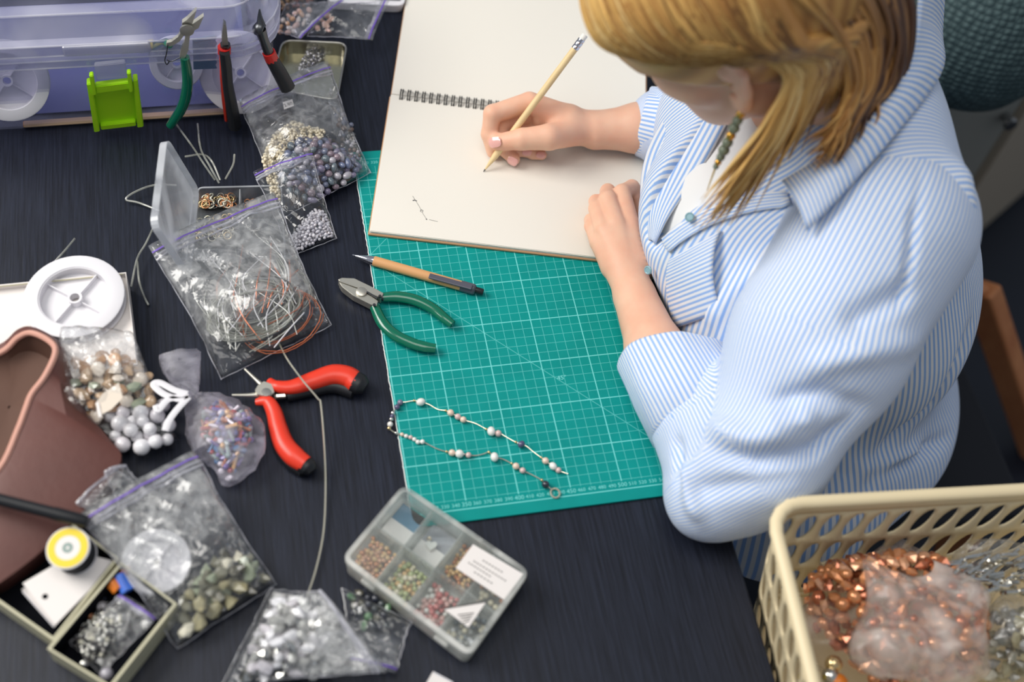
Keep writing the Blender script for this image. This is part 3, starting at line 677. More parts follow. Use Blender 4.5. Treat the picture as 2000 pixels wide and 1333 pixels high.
# right front edge turned open
cloth_strip('lapel', [H(1318, 192, .120), H(1262, 300, .090), H(1250, 400, .075), H(1262, 470, .070)],
            [H(1440, 205, .190), H(1372, 330, .150), H(1310, 420, .115), H(1280, 478, .085)], bow=.012)
def cloth_px(name, A, B, lift, open_=0, n=16, m=8, across=True):
    """cloth patch lying on the shirt between two edges given as points on it"""
    sm2 = lambda q, t: Vector(q[0]).lerp(Vector(q[1]), t) if len(q) == 2 else (Vector(q[0]) * (1 - t) ** 2 + (Vector(q[1]) * 2 - (Vector(q[0]) + Vector(q[2])) * .5) * 2 * t * (1 - t) + Vector(q[2]) * t * t)
    V = []; S = []; k = (n + 1) * (m + 1)
    for i in range(n + 1):
        for j in range(m + 1):
            q = sm2(A, i / n).lerp(sm2(B, i / n), j / m); e = min(1, 3 * min(j / m, 1)) ; V.append(cl(q.x, q.y, lift + open_ * (1 - j / m) ** 2 * math.sin(math.pi * i / n)))
    L1 = sum((V[(i + 1) * (m + 1)] - V[i * (m + 1)]).length for i in range(n)); L2 = sum((V[j + 1] - V[j]).length for j in range(m))
    for i in range(n + 1):
        for j in range(m + 1): S.append(.5 + (i / n * L1 if across else j / m * L2))
    V += [v - Vector((-.2, -.45, .85)).normalized() * .002 for v in V]; S += S; id_ = lambda i, j, l: l * k + i * (m + 1) + j; Fq = []
    for i in range(n):
        for j in range(m): Fq += [(id_(i, j, 0), id_(i + 1, j, 0), id_(i + 1, j + 1, 0), id_(i, j + 1, 0)), (id_(i, j, 1), id_(i, j + 1, 1), id_(i + 1, j + 1, 1), id_(i + 1, j, 1))]
        for j in (0, m): Fq.append((id_(i, j, 0), id_(i + 1, j, 0), id_(i + 1, j, 1), id_(i, j, 1)))
    for j in range(m):
        for i in (0, n): Fq.append((id_(i, j, 0), id_(i, j + 1, 0), id_(i, j + 1, 1), id_(i, j, 1)))
    me_ = meshdata(name, V, Fq, 'shirt_stripe'); set_attr(me_, S); return obj(name, me_, None, shirt)
cloth_px('placket', [(1540, 372), (1400, 402), (1296, 470)], [(1552, 402), (1412, 432), (1312, 492)], .0035, across=False)
cloth_px('pocket', [(1410, 450), (1400, 520), (1412, 608)], [(1312, 505), (1306, 560), (1322, 640)], .003, .008)
for q in ((1350, 428), (1276, 525)):
    p, n = hit(bvh_t, *q)
    if p is not None:
        n = (n + Vector((0, -.3, .6))).normalized()
        obj('button', lathe([(0, 0), (.0045, 0), (.0045, .0012), (.0036, .0020), (.0026, .0015), (0, .0015)], 16, frame_matrix(p + n * .008, n.orthogonal(), n)), 'button_blue', shirt)

# lower body, mostly under the table
lg = Field((-.02, -.28, -.74), (.76, .28, -.14), .008)
lg.ell((.50, -.05, -.245), (.14, .17, .075), None, 0)
for sy in (-.10, .08):
    lg.cone((.48, sy, -.225), (.12, sy * 1.1, -.21), .070, .062, .04); lg.cone((.12, sy * 1.1, -.21), (.10, sy * 1.1, -.66), .060, .042, .02); lg.cone((.12, sy * 1.1, -.685), (-.0, sy * 1.1, -.695), .038, .028, .02)
P_, F_ = lg.mesh(); obj('trousers', np_mesh('trousers', P_, F_, 'trousers'), None, person)

# ---- hair
def hair_mat():
    m = bpy.data.materials.new('hair_blond'); m.use_nodes = True; nt = m.node_tree; b = nt.nodes['Principled BSDF']; N = nt.nodes.new; L = nt.links.new
    at = N('ShaderNodeAttribute'); at.attribute_name = 'stripe'
    r = N('ShaderNodeValToRGB'); el = r.color_ramp.elements; el[0].position = 0; el[0].color = (*sc((72, 46, 36)), 1); el[1].position = 1; el[1].color = (*sc((248, 214, 148)), 1)
    e = el.new(.35); e.color = (*sc((186, 134, 76)), 1); e = el.new(.7); e.color = (*sc((232, 186, 110)), 1)
    L(at.outputs['Fac'], r.inputs[0]); L(r.outputs[0], b.inputs['Base Color']); b.inputs['Roughness'].default_value = .42; b.inputs['Specular IOR Level'].default_value = .4; MATS['hair_blond'] = m
hair_mat()
RX = np.array((.124, .091, .112)); HCC = (-.008, .036, 0)
def on_head(a, b_, c, lift=1.0):
    """push a head point out to the hair surface (ellipsoid)"""
    v = np.array((a - HCC[0], c, b_ - HCC[1])); k = math.sqrt(((v / RX) ** 2).sum()); v = v / k * lift; return hd(v[0] + HCC[0], v[2] + HCC[1], v[1])
hv, hfq, hsd = [], [], []
def strand(pts, r, shade, seg=5, flat=(1.9, .7)):
    global hv, hfq
    b = bmesh.new(); ps = catmull(pts, 6); add_tube(b, ps, [r * .8, r, r, r * .95, r * .55, r * .08], seg, flat=flat); b.verts.ensure_lookup_table(); b.verts.index_update(); o_ = len(hv)
    hv += [v.co.copy() for v in b.verts]; hfq += [[v.index + o_ for v in f.verts] for f in b.faces]; hsd.extend([shade] * len(b.verts)); b.free()
rh_ = random.Random(11)
down = Vector((0, 0, -1))
def side_strand(sg, t, j, hang, shade, r=.0042, curl=.0, drift=0):
    """t 0 front .. 1 back along the parting; sweeps round the head on side sg, then hangs"""
    part_f = .085 - .15 * t; part_u = .11 + .035 * math.sin(t * 2.2); jit = lambda s_: rh_.uniform(-s_, s_)
    p0 = on_head(part_f, part_u, -.012 + .004 * sg + jit(.003), 1.0 + j)
    p1 = on_head(.080 - .16 * t + jit(.004), .085 + jit(.004), .055 * sg, 1.015 + j)
    p2 = on_head(.060 - .15 * t + jit(.005), .060 - .035 * t + jit(.005), .080 * sg, 1.02 + j)
    p3 = on_head(-.024 - .080 * t + jit(.003), .050 - .06 * t + jit(.004), .085 * sg, 1.02 + j)
    p4 = on_head(-.058 - .055 * t + jit(.004), -.010 - .035 * t + jit(.006), (.074 - .05 * t) * sg, 1.02 + j)
    pts = [p0, p1, p2, p3, p4]; q = p4.copy(); dirv = (p4 - p3).normalized()
    for k in range(3):
        dirv = (dirv * (.45 - .1 * k) + down + Vector((jit(.12) + curl * .4 * k + drift, jit(.10) + drift * .25, 0))).normalized(); q = q + dirv * (hang / 3); pts.append(q.copy())
    strand(pts, r, shade)
for i in range(520):
    t = (i % 104) / 103.0; lay = i // 104; j = .005 * lay - .010
    side_strand(1, min(1, max(0, t + rh_.uniform(-.02, .02))), j, rh_.uniform(.13, .185) if t < .16 else (rh_.uniform(.07, .125) if t < .4 else rh_.uniform(.03, .08)), min(1, max(.12, rh_.gauss(.66 - .30 * t, .20))), curl=.25 * t, drift=-.42 * max(0, 1 - 1.8 * t), r=.0034)
for i in range(320):
    t = (i % 80) / 79.0; j = .006 * (i // 80) - .008
    side_strand(-1, t, j, rh_.uniform(.05, .13), min(1, max(.1, rh_.gauss(.55, .16))), r=.0036)
# hair falling back on to the collar, brown underneath, its weaker light put into the strand colour
back_guides = [([(1455, -120, .455), (1560, -20, .435), (1640, 70, .385), (1665, 160, .340), (1630, 240, .305)], .46),
               ([(1520, -140, .445), (1640, -40, .420), (1700, 60, .372), (1700, 160, .330), (1650, 250, .300)], .22),
               ([(1590, -150, .430), (1710, -50, .400), (1745, 60, .355), (1730, 160, .318), (1680, 240, .292)], .06),
               ([(1660, -150, .410), (1765, -40, .375), (1780, 60, .338), (1760, 150, .305), (1700, 225, .288)], .0)]
for gi in range(len(back_guides) - 1):
    for i in range(60):
        a = (i + rh_.random()) / 60; (A_, sa), (B_, sb_) = back_guides[gi], back_guides[gi + 1]; lift = rh_.uniform(-.012, .004)
        pts = [U(*p_).lerp(U(*q_), a) + Vector((rh_.uniform(-.004, .004), rh_.uniform(-.004, .004), lift)) for p_, q_ in zip(A_, B_)]
        cut = rh_.uniform(.35, 1.1); pts[-1] = pts[-2].lerp(pts[-1], cut); cv = rh_.uniform(-1, 1)
        pts.append(pts[-1] + Vector((-.006 - .004 * cv, -.008 + .005 * cv, -.010 + rh_.uniform(-.004, .004)))); pts.append(pts[-1] + Vector((-.012 - .004 * cv, -.007 + .005 * cv, -.008 + rh_.uniform(-.004, .004))))
        strand(pts, .0036, min(1, max(.02, rh_.gauss(sa + (sb_ - sa) * a, .13))))
me = meshdata('hair', hv, hfq, 'hair_blond'); set_attr(me, hsd)
hair = obj('hair', me, None, person); hair['label'] = 'blond shoulder-length hair tucked behind the ear'
hc = Field(hb.lo, hb.lo + (hb.n - 1) * hb.h, hb.h)
hc.ell(hd(*HCC), RX * .97, HM, 0)
hc.cone(hd(.095, -.03, 0), hd(.10, -.07, 0), .075, .085, .006, True); hc.cone(hd(.055, -.035, .06), hd(.0, -.055, .075), .045, .040, .006, True); hc.cone(hd(.055, -.035, -.06), hd(.0, -.055, -.075), .045, .040, .006, True)
P_, F_ = hc.mesh(); me = np_mesh('scalp_hair', P_, F_, 'hair_blond'); N_ = relax(P_, F_, 1)
set_attr(me, .38 + .12 * np.sin(P_[:, 0] * 310 + P_[:, 1] * 170)); obj('scalp_hair', me, None, hair)

# ---- earring
lobe = hd(-.006, -.040, .080)
er = bpy.data.objects.new('earring', None); er.matrix_world = Matrix.Translation(lobe); COL.objects.link(er)
tag(er, 'dangling earring of gold and grey beads in the left ear', 'earring')
def ball(r, seg=12, M=None, sq=1):
    b = bmesh.new(); bmesh.ops.create_uvsphere(b, u_segments=seg, v_segments=max(6, seg * 2 // 3), radius=r); bmesh.ops.transform(b, matrix=(M or Matrix()) @ Matrix.Diagonal((1, 1, sq, 1)), verts=b.verts); return b
p = lobe.copy()
for i, (r, m_) in enumerate([(.0042, 'gold'), (.0046, 'earring_bead'), (.0050, 'earring_bead'), (.0044, 'gold'), (.0050, 'earring_bead'), (.0052, 'earring_bead'), (.0040, 'earring_bead'), (.0032, 'gold'), (.0028, 'earring_bead')]):
    p = p + Vector((-.0006, 0, -r)); obj('earring_bead', ball(r, 12, Matrix.Translation(p)), m_, er, True); p = p + Vector((0, 0, -r * .9))
obj('earring_bar', tube([p, p + Vector((0, 0, -.030))], [.0010, .0012, .0004], 6), 'gold', er, True)

# ---- pencil in the hand
pmat('pencil_wood', (238, 212, 162), .5, noise=(60, (228, 198, 144), .5)); pmat('ferrule', (205, 205, 212), .25, metal=1); pmat('eraser', (235, 232, 225), .7); pmat('lead', (45, 45, 48), .4)
T_ = U(944, 336, PZ + .0002); E_ = U(1143, 68, .133); ax = (E_ - T_); L_ = ax.length; PM = frame_matrix(T_, ax.orthogonal(), ax)
pc = thing('pencil', 'plain wooden pencil with a silver ferrule and white eraser in the writing hand', 'pencil', T_)
obj('lead_tip', lathe([(0, 0), (.0004, .0006), (.0009, .0035), (0, .0036)], 10, PM), 'lead', pc, True)
obj('barrel', lathe([(.0007, .003), (.0036, .022), (.0037, .024), (.0037, L_ - .018), (0, L_ - .018)], 18, PM), 'pencil_wood', pc, True)
obj('ferrule', lathe([(.0039, L_ - .0185), (.0040, L_ - .018), (.0040, L_ - .015), (.0037, L_ - .0145), (.0040, L_ - .014), (.0040, L_ - .010), (.0037, L_ - .0095), (.0040, L_ - .009), (.0040, L_ - .006), (0, L_ - .006)], 18, PM), 'ferrule', pc, True)
obj('eraser', lathe([(.0036, L_ - .0062), (.0036, L_ - .0008), (.0030, L_), (0, L_)], 18, PM), 'eraser', pc, True)
# ------------------------------------------------------------------ plastics, metals, beads
film('bag_film', haze=.10); film('bag_film_hazy', haze=.16); film('lid_film', tint=(.95, .96, .98), haze=.34, hazecol=(.92, .94, .97), gloss=.05, rough=.2, bump=(12, .1, .002)); film('bag_film_milky', haze=.22, hazecol=(.93, .94, .94)); film('bag_film_clear', haze=.03)
film('organza', tint=(.97, .96, 1), haze=.20, hazecol=(.90, .88, .99), gloss=.03, rough=.45, bump=(40, .3, .003))
film('box_plastic', tint=(.94, .94, .99), haze=.07, hazecol=(.80, .81, .96), gloss=.12, rough=.1, bump=(8, .1, .002))
film('box_rim', tint=(.85, .86, .96), haze=.30, hazecol=(.86, .86, .97), gloss=.15, rough=.15, bump=(8, .1, .002))
film('frosted', tint=(.93, .95, .95), haze=.06, hazecol=(.95, .96, .94), gloss=.02, rough=.25, bump=(20, .1, .002))
film('frosted_wall', tint=(.93, .95, .95), haze=.42, hazecol=(.97, .97, .93), gloss=.08, rough=.25, bump=(20, .1, .002))
film('frosted_base', tint=(.95, .96, .95), haze=.62, hazecol=(.97, .97, .92), gloss=.04, rough=.3, bump=(20, .1, .002))
film('nylon', tint=(.85, .86, .82), haze=.45, hazecol=(.78, .79, .72), gloss=.3, rough=.2, bump=(20, .1, .002))
film('basket_film', tint=(.98, .96, .94), haze=.30, hazecol=(.93, .84, .79), gloss=.02, rough=.3, bump=(22, .4, .004)); film('basket_bag', tint=(.97, .95, .93), haze=.17, hazecol=(.92, .80, .74), gloss=.0, rough=.35, bump=(18, .3, .004))
film('zip_white', tint=(.95, .95, .98), haze=.34, hazecol=(.90, .90, .96), gloss=.2, rough=.2, bump=(30, .1, .001)); pmat('zip_purple', (120, 92, 190), .4)
pmat('latch_green', (172, 228, 30), .35); pmat('grip_green', (0, 104, 78), .18, spec=.6, coat=.3); pmat('grip_red', (232, 62, 40), .35); pmat('grip_black', (26, 28, 32), .45); pmat('grip_red_dark', (200, 40, 36), .35)
pmat('steel', (190, 188, 180), .32, metal=1, bump=(300, .1, .0003)); pmat('steel_dark', (92, 94, 98), .35, metal=1); pmat('tool_metal', (205, 202, 190), .38, metal=.85)
pmat('tin_metal', (196, 192, 170), .22, metal=1, bump=(60, .15, .001))
pmat('white_plastic', (232, 230, 234), .35); pmat('white_card', (238, 232, 228), .7); pmat('cream_edge', (205, 200, 170), .5); pmat('black_velvet', (12, 14, 20), .9, spec=.1)
pmat('box_blue', (98, 103, 156), .7, noise=(9, (110, 115, 168), .6)); pmat('felt_blue', (96, 140, 168), .9); pmat('stick_wood', (206, 172, 140), .6)
pmat('yellow_print', (240, 210, 30), .5); pmat('thread_black', (16, 20, 28), .6); pmat('thread_line', (40, 46, 56), .5)
pmat('leather', (94, 56, 50), .5, noise=(14, (112, 68, 60), .7), bump=(120, .3, .001)); pmat('leather_in', (84, 58, 48), .75, noise=(10, (98, 68, 54), .6)); pmat('piping', (214, 160, 142), .5)
pmat('copper_wire', (205, 118, 80), .35, metal=.7); pmat('dark_wire', (52, 54, 58), .4)
pmat('basket_cream', (240, 222, 182), .45); pmat('clip_orange', (232, 130, 40), .35); pmat('clip_blue', (72, 120, 220), .3); pmat('ink', (60, 58, 56), .6)
pmat('card_tan', (214, 160, 106), .6); pmat('clip_grey', (84, 84, 96), .4); pmat('chrome', (215, 215, 222), .12, metal=1); pmat('chain_silver', (232, 228, 208), .25, metal=.7)
BEADC = {}
def beadmat(name, col, rough=.15, metal=0, coat=.6, trans=0):
    col = tuple(min(248, 255 * (c / 255) ** (1.15 if name in ('pearl_slate', 'pearl_lilac', 'pearl_teal', 'pearl_rose', 'pearl_blue', 'pearl_dark', 'pearl_ink', 'pearl_bronze') else .80)) for c in col)
    m = pmat(name, col, rough, metal, .6, coat=coat, trans=trans); return name
for nm, c, kw in [('pearl_slate', (112, 118, 140), {}), ('pearl_lilac', (134, 128, 152), {}), ('pearl_teal', (114, 126, 134), {}), ('pearl_rose', (148, 132, 142), {}), ('pearl_blue', (118, 128, 156), {}),
                  ('pearl_silver', (206, 202, 210), {}), ('pearl_pale', (226, 220, 226), {}), ('pearl_smoke', (160, 156, 166), {}), ('pearl_dark', (66, 74, 78), {}), ('pearl_ink', (48, 52, 66), {}), ('pearl_bronze', (110, 92, 84), {}),
                  ('pearl_white', (240, 236, 228), {}), ('pearl_peach', (236, 200, 176), {}), ('pearl_mauve', (214, 178, 172), {}), ('pearl_navy', (62, 60, 92), {}), ('bead_gold', (222, 190, 130), dict(metal=.9)), ('bead_steel', (62, 58, 56), dict(metal=.8, rough=.15)), ('bead_silver', (214, 212, 204), dict(metal=1)),
                  ('bead_brown', (104, 70, 44), {}), ('bead_tan', (150, 110, 70), {}), ('bead_red_brown', (110, 54, 44), {}), ('shell_pink', (226, 176, 152), {}), ('shell_cream', (232, 216, 196), {}), ('shell_orange', (214, 156, 104), {}),
                  ('stone_amber', (178, 128, 84), dict(trans=.1)), ('stone_tan', (196, 158, 118), dict(trans=.1)), ('stone_green', (150, 160, 132), dict(trans=.1)), ('stone_grey', (120, 118, 98), dict(trans=.2)), ('stone_khaki', (152, 144, 108), {}), ('stone_pale', (206, 200, 176), {}), ('stone_dark', (64, 62, 50), {}),
                  ('milk_bead', (236, 234, 238), {}), ('glass_blue', (70, 130, 190), dict(trans=.4)), ('glass_navy', (48, 56, 130), dict(trans=.3)), ('glass_red', (190, 60, 60), dict(trans=.3)), ('glass_amber', (200, 110, 60), dict(trans=.3)), ('glass_mint', (170, 200, 190), dict(trans=.4)), ('glass_violet', (120, 100, 180), dict(trans=.3)),
                  ('bead_copper', (214, 130, 78), dict(metal=.5)), ('bead_rose_gold', (230, 160, 116), dict(metal=.5)), ('bead_honey', (232, 178, 108), dict(metal=.1)), ('bead_rust', (178, 92, 58), dict(metal=.6)), ('bead_olive', (168, 176, 112), {}), ('bead_coral', (206, 104, 100), {}), ('bead_blush', (226, 170, 160), {}), ('chip_clear', (214, 214, 208), dict(trans=.5)), ('bead_green', (70, 110, 70), {}), ('seed_cream', (236, 220, 184), {})]:
    beadmat(nm, c, **kw)

def ico(r=1, sub=2, sq=(1, 1, 1), rough=0, seed=0):
    b = bmesh.new(); bmesh.ops.create_icosphere(b, subdivisions=sub, radius=r); q = random.Random(seed)
    for v in b.verts: v.co = Vector((v.co.x * sq[0], v.co.y * sq[1], v.co.z * sq[2])) * (1 + q.uniform(-rough, rough))
    me_ = bpy.data.meshes.new('bead'); b.to_mesh(me_); b.free(); me_.polygons.foreach_set('use_smooth', [rough < .08] * len(me_.polygons)); return me_
_bm = {}
def bead_mesh(kind, mat):
    k = (kind, mat)
    if k not in _bm:
        if kind == 'round': m = ico(1, 2)
        elif kind == 'oval': m = ico(1, 2, (1, .82, .85))
        elif kind == 'rice': m = ico(1, 2, (1.35, .78, .78))
        elif kind == 'chip': m = ico(1, 1, (1.1, .8, .55), .22, 5)
        elif kind == 'chip2': m = ico(1, 1, (.9, 1.1, .6), .25, 9)
        elif kind == 'disc': m = ico(1, 2, (1, 1, .4))
        elif kind == 'tube':
            b = bmesh.new(); add_tube(b, [(-1.9, 0, 0), (1.9, 0, 0)], .55, 8); m = bpy.data.meshes.new('bead'); b.to_mesh(m); b.free()
        elif kind == 'ring':
            b = bmesh.new(); add_tube(b, [(math.cos(a), math.sin(a), 0) for a in [i * math.pi / 6 for i in range(12)]], .22, 5, closed=True); m = bpy.data.meshes.new('bead'); b.to_mesh(m); b.free(); m.polygons.foreach_set('use_smooth', [True] * len(m.polygons))
        m = m.copy(); m.materials.append(MATS[mat]); _bm[k] = m
    return _bm[k]
RB = random.Random(21)
WORDS = {'pearl_slate': 'slate grey', 'pearl_lilac': 'lilac', 'pearl_teal': 'teal grey', 'pearl_rose': 'rosy', 'pearl_blue': 'steel blue', 'pearl_silver': 'silver', 'pearl_pale': 'pale', 'pearl_smoke': 'smoky', 'pearl_dark': 'charcoal', 'pearl_ink': 'ink dark', 'pearl_bronze': 'bronze', 'bead_steel': 'dull steel', 'bead_silver': 'bright silver', 'chain_silver': 'warm silver', 'bead_gold': 'gold', 'bead_copper': 'copper', 'shell_cream': 'cream', 'shell_pink': 'pink', 'shell_orange': 'orange', 'stone_amber': 'amber', 'stone_tan': 'tan', 'stone_green': 'green', 'stone_grey': 'grey', 'stone_khaki': 'khaki', 'stone_pale': 'pale', 'stone_dark': 'dark', 'milk_bead': 'milky', 'glass_blue': 'sky blue', 'glass_navy': 'navy', 'glass_red': 'red', 'glass_amber': 'amber', 'glass_mint': 'mint', 'glass_violet': 'violet', 'bead_honey': 'honey', 'bead_olive': 'olive', 'bead_coral': 'coral', 'bead_rust': 'rust', 'bead_blush': 'blush pink', 'bead_rose_gold': 'rose gold', 'chip_clear': 'clear', 'bead_green': 'green', 'seed_cream': 'cream', 'pearl_white': 'white', 'bead_brown': 'dark brown', 'bead_tan': 'tan', 'bead_red_brown': 'red brown'}
FORM = {'round': 'round', 'oval': 'oval', 'rice': 'rice-shaped', 'chip': 'jagged', 'chip2': 'broad', 'disc': 'flat', 'tube': 'tubular', 'ring': 'ring-shaped'}
def bead(name, kind, mat, p, r, label, cat, group, flat=False):
    o = bpy.data.objects.new(name, bead_mesh(kind, mat)); COL.objects.link(o); o.location = p; o.scale = (r, r, r)
    o.rotation_euler = (0, 0, RB.uniform(0, 6.3)) if flat else (RB.uniform(-.6, .6), RB.uniform(-.6, .6), RB.uniform(0, 6.3))
    return tag(o, label, cat, group)
def pour(name, poly, n, r, mats, kinds, label, cat, group, z0, zf=None, layers=1, gap=.92, flat=False, zj=0, where=None):
    """scatter single beads inside a pixel outline at height z0 (+zf at the middle), without overlaps"""
    W = [where(*p) if where else U(p[0], p[1], z0) for p in poly]; xs = [p.x for p in W]; ys = [p.y for p in W]; cx, cy = sum(xs) / len(xs), sum(ys) / len(ys)
    def inside(x, y):
        c = False; j = len(W) - 1
        for i in range(len(W)):
            if (W[i].y > y) != (W[j].y > y) and x < (W[j].x - W[i].x) * (y - W[i].y) / (W[j].y - W[i].y) + W[i].x: c = not c
            j = i
        return c
    def depth(x, y):
        d = 9
        for i in range(len(W)):
            a, b_ = W[i], W[(i + 1) % len(W)]; vx, vy = b_.x - a.x, b_.y - a.y; t = max(0, min(1, ((x - a.x) * vx + (y - a.y) * vy) / (vx * vx + vy * vy + 1e-12))); d = min(d, math.hypot(x - a.x - t * vx, y - a.y - t * vy))
        return d
    P = []; out = []
    for lay, share, g_ in (((1.0, .72, gap * .94), (.45, .92, gap * .94), (.05, 1.0, gap * .94)) if layers > 1 else ((1.0, 1.0, gap * .96),)):
        tries = 0
        while len(out) < n * share and tries < n * 45:
            tries += 1; x, y = RB.uniform(min(xs), max(xs)), RB.uniform(min(ys), max(ys))
            if not inside(x, y): continue
            rr = r * RB.uniform(.82, 1.15); dp = depth(x, y)
            if dp < rr * .55: continue
            h = zf * min(1, dp / .022) ** .7 if zf else 0
            z = z0 + rr + max(0, h - rr) * lay + RB.uniform(0, zj)
            if any((x - q[0]) ** 2 + (y - q[1]) ** 2 + (z - q[2]) ** 2 < (g_ * (rr + q[3])) ** 2 for q in P): continue
            P.append((x, y, z, rr)); k_ = RB.choice(kinds); m_ = RB.choice(mats); lb = label
            if len(set(mats)) > 1: lb = WORDS.get(m_, '') + ' ' + (FORM[k_] + ' ' if len(set(kinds)) > 1 else '') + label
            out.append(bead(name, k_, m_, (x, y, z), rr, lb, cat, group, flat))
    return out

# ------------------------------------------------------------------ bags
def bag(name, label, px, zs, bulge, mat='bag_film', zip_=True, flap=.10, wr=.0016, seed=1, rnd=0, profile=None, n=26, purple=True, taut=.5, cat='zip bag'):
    """px: zip-left, zip-right, bottom-right, bottom-left; zs the height of each corner; bulge the fill height"""
    q = [U(p[0], p[1], z) for p, z in zip(px, zs)]; rs = random.Random(seed); ph = [rs.uniform(0, 6.28) for _ in range(8)]
    profile = profile or (lambda v: max(0, min(1, (v - .05) * 1.6)) ** .8 * (1 - max(0, v - .80) / .2 * .92) if v < 1 else .0)
    def at(u, v, top):
        e = .035 * math.sin(u * 3.1 + ph[0]) * (1 if v > .9 else 0); a = q[0].lerp(q[1], u); c = q[3].lerp(q[2], u); p = a.lerp(c, v)
        pinch = 1 - .05 * math.sin(math.pi * min(1, max(0, v))) * (1 if bulge > .006 else 0); mid = q[0].lerp(q[1], .5).lerp(q[3].lerp(q[2], .5), v); p = mid + (p - mid) * pinch
        p = mid + (p - mid) * (1 - .45 * rnd * ((2 * u - 1) ** 2 * (2 * v - 1) ** 2)) + (Vector((math.sin(v * 7 + ph[5]), math.cos(u * 6 + ph[6]), 0)) * .012 * rnd)
        side = max(0, 1 - (2 * u - 1) ** 2) ** .55; h = bulge * side * profile(v) if v > 0 else 0
        wv = wr * (math.sin(u * 13 + v * 5 + ph[1]) * math.sin(v * 9 - u * 4 + ph[2]) + .6 * math.sin(u * 27 - v * 16 + ph[3]) + .5 * math.sin(u * 9 + v * 31 + ph[4])) * min(1, side * 1.5) * (1 if 0 < v < .98 else .3)
        return p + Vector((0, 0, (h + .0012 * side + (wv + abs(wr) * 1.4 * side if top else 0)) if top else 0))
    o = thing(name, label, cat, (q[0] + q[1] + q[2] + q[3]) / 4)
    V = []; Fq = []; v0 = -flap if zip_ else 0; idx = {}
    for l in (1, 0):
        for i in range(n + 1):
            for j in range(n + 1):
                edge = i in (0, n) or j in (0, n)
                if l == 0 and edge: idx[(i, j, 0)] = idx[(i, j, 1)]; continue
                idx[(i, j, l)] = len(V); V.append(at(i / n, v0 + (1 - v0) * j / n, l == 1) - (Vector((0, 0, 0)) if l else Vector((0, 0, .0006))))
    for l in (1, 0):
        for i in range(n):
            for j in range(n):
                f = (idx[(i, j, l)], idx[(i + 1, j, l)], idx[(i + 1, j + 1, l)], idx[(i, j + 1, l)])
                if len(set(f)) > 2: Fq.append(f if l else f[::-1])
    bme_ = meshdata('bag_film', V, Fq, mat); ta_ = bme_.attributes.new('taut', 'FLOAT', 'POINT'); vv = np.zeros(len(V), np.float32)
    for (i, j, l), k in idx.items():
        v_ = v0 + (1 - v0) * j / n; vv[k] = max(0, min(1, (v_ - taut) / .15 + .5))
    ta_.data.foreach_set('value', vv); obj('bag_film', bme_, None, o)
    if cat == 'zip bag':
        sm_l = [at(0, k / 14, False) for k in range(15)]; sm_r = [at(1, k / 14, False) for k in range(15)]; sm_b = [at(k / 14, 1, False) for k in range(15)]
        for ln_ in (sm_l, sm_r, sm_b): obj('side_seam', tube([p_ + Vector((rs.uniform(-.0007, .0007), rs.uniform(-.0007, .0007), .0006)) for p_ in ln_], .0005, 5), 'zip_white', o, True)
    if zip_:
        up = Vector((0, 0, .0016)); ln = lambda v: [at(i / 12, v, True) + up for i in range(13)]
        obj('zip_seal', tube(ln(.0), .0012, 6), 'zip_white', o, True); obj('zip_seal', tube(ln(.030), .0010, 6), 'zip_white', o, True)
        if purple: obj('zip_stripe', tube(ln(-.035), .0007, 6, flat=(1.3, .4)), 'zip_purple', o, True)
    o['_'] = 0; del o['_']
    return o

def rpoly(P, r, n=4):
    """round the corners of an outline (x, y)"""
    out = []; m = len(P)
    for i in range(m):
        p = Vector(P[i][:2]); a = Vector(P[i - 1][:2]) - p; c = Vector(P[(i + 1) % m][:2]) - p; ra = min(r, a.length * .45, c.length * .45); s_, e_ = p + a.normalized() * ra, p + c.normalized() * ra
        for k in range(n + 1):
            t = k / n; out.append((s_ * (1 - t) ** 2 + p * 2 * t * (1 - t) + e_ * t * t))
    return out
def inset(P, d):
    m = len(P); out = []; ar = sum(P[i][0] * P[(i + 1) % m][1] - P[(i + 1) % m][0] * P[i][1] for i in range(m)); sg = 1 if ar > 0 else -1
    for i in range(m):
        t = (Vector(P[(i + 1) % m]) - Vector(P[i - 1]))
        if t.length < 1e-9: out.append(Vector(P[i])); continue
        t.normalize(); out.append(Vector(P[i]) + Vector((-t.y, t.x)) * d * sg)
    return out
def tray_mesh(P, z0, z1, wall, floor, draft=0, lip=0):
    b = bmesh.new(); R3 = lambda p, z: [(q[0], q[1], z) for q in p]
    rings = [R3(inset(P, draft), z0), R3(P, z1 - (lip and .002))]
    if lip: rings += [R3(inset(P, -lip), z1 - .002), R3(inset(P, -lip), z1)]
    rings += [R3(inset(P, wall), z1), R3(inset(P, wall + draft), z0 + floor)]
    add_shell(b, rings); return b
def px4(pts, z): return [U(p[0], p[1], z) for p in pts]
def slab(pts, z0, z1, r=0):
    b = bmesh.new(); P = [Vector(p[:2]) for p in pts]; P = rpoly(P, r) if r else P; prism(b, P, z0, z1); return b
def quad_at(q, u, v): return q[0].lerp(q[1], u).lerp(q[3].lerp(q[2], u), v)
def zip_pts(poly, z): return [U(p[0], p[1], z) for p in poly]
def bar(a, b_, w_, h, bev=.0006):
    """upright-sided bar between two points"""
    a, b_ = Vector(a), Vector(b_); d = b_ - a; b = bmesh.new(); add_box(b, (d.length / 2, 0, 0), (d.length, w_, h), 0, bev, 1, frame_matrix(a, d)); return b
def poly_prism(px, z, th, bev=.0006):
    b = bmesh.new(); prism(b, [U(p[0], p[1], z)[:2] for p in px], z - th / 2, z + th / 2); bmesh.ops.recalc_face_normals(b, faces=b.faces)
    if bev: bmesh.ops.bevel(b, geom=b.edges[:], offset=bev, segments=1, affect='EDGES')
    return b

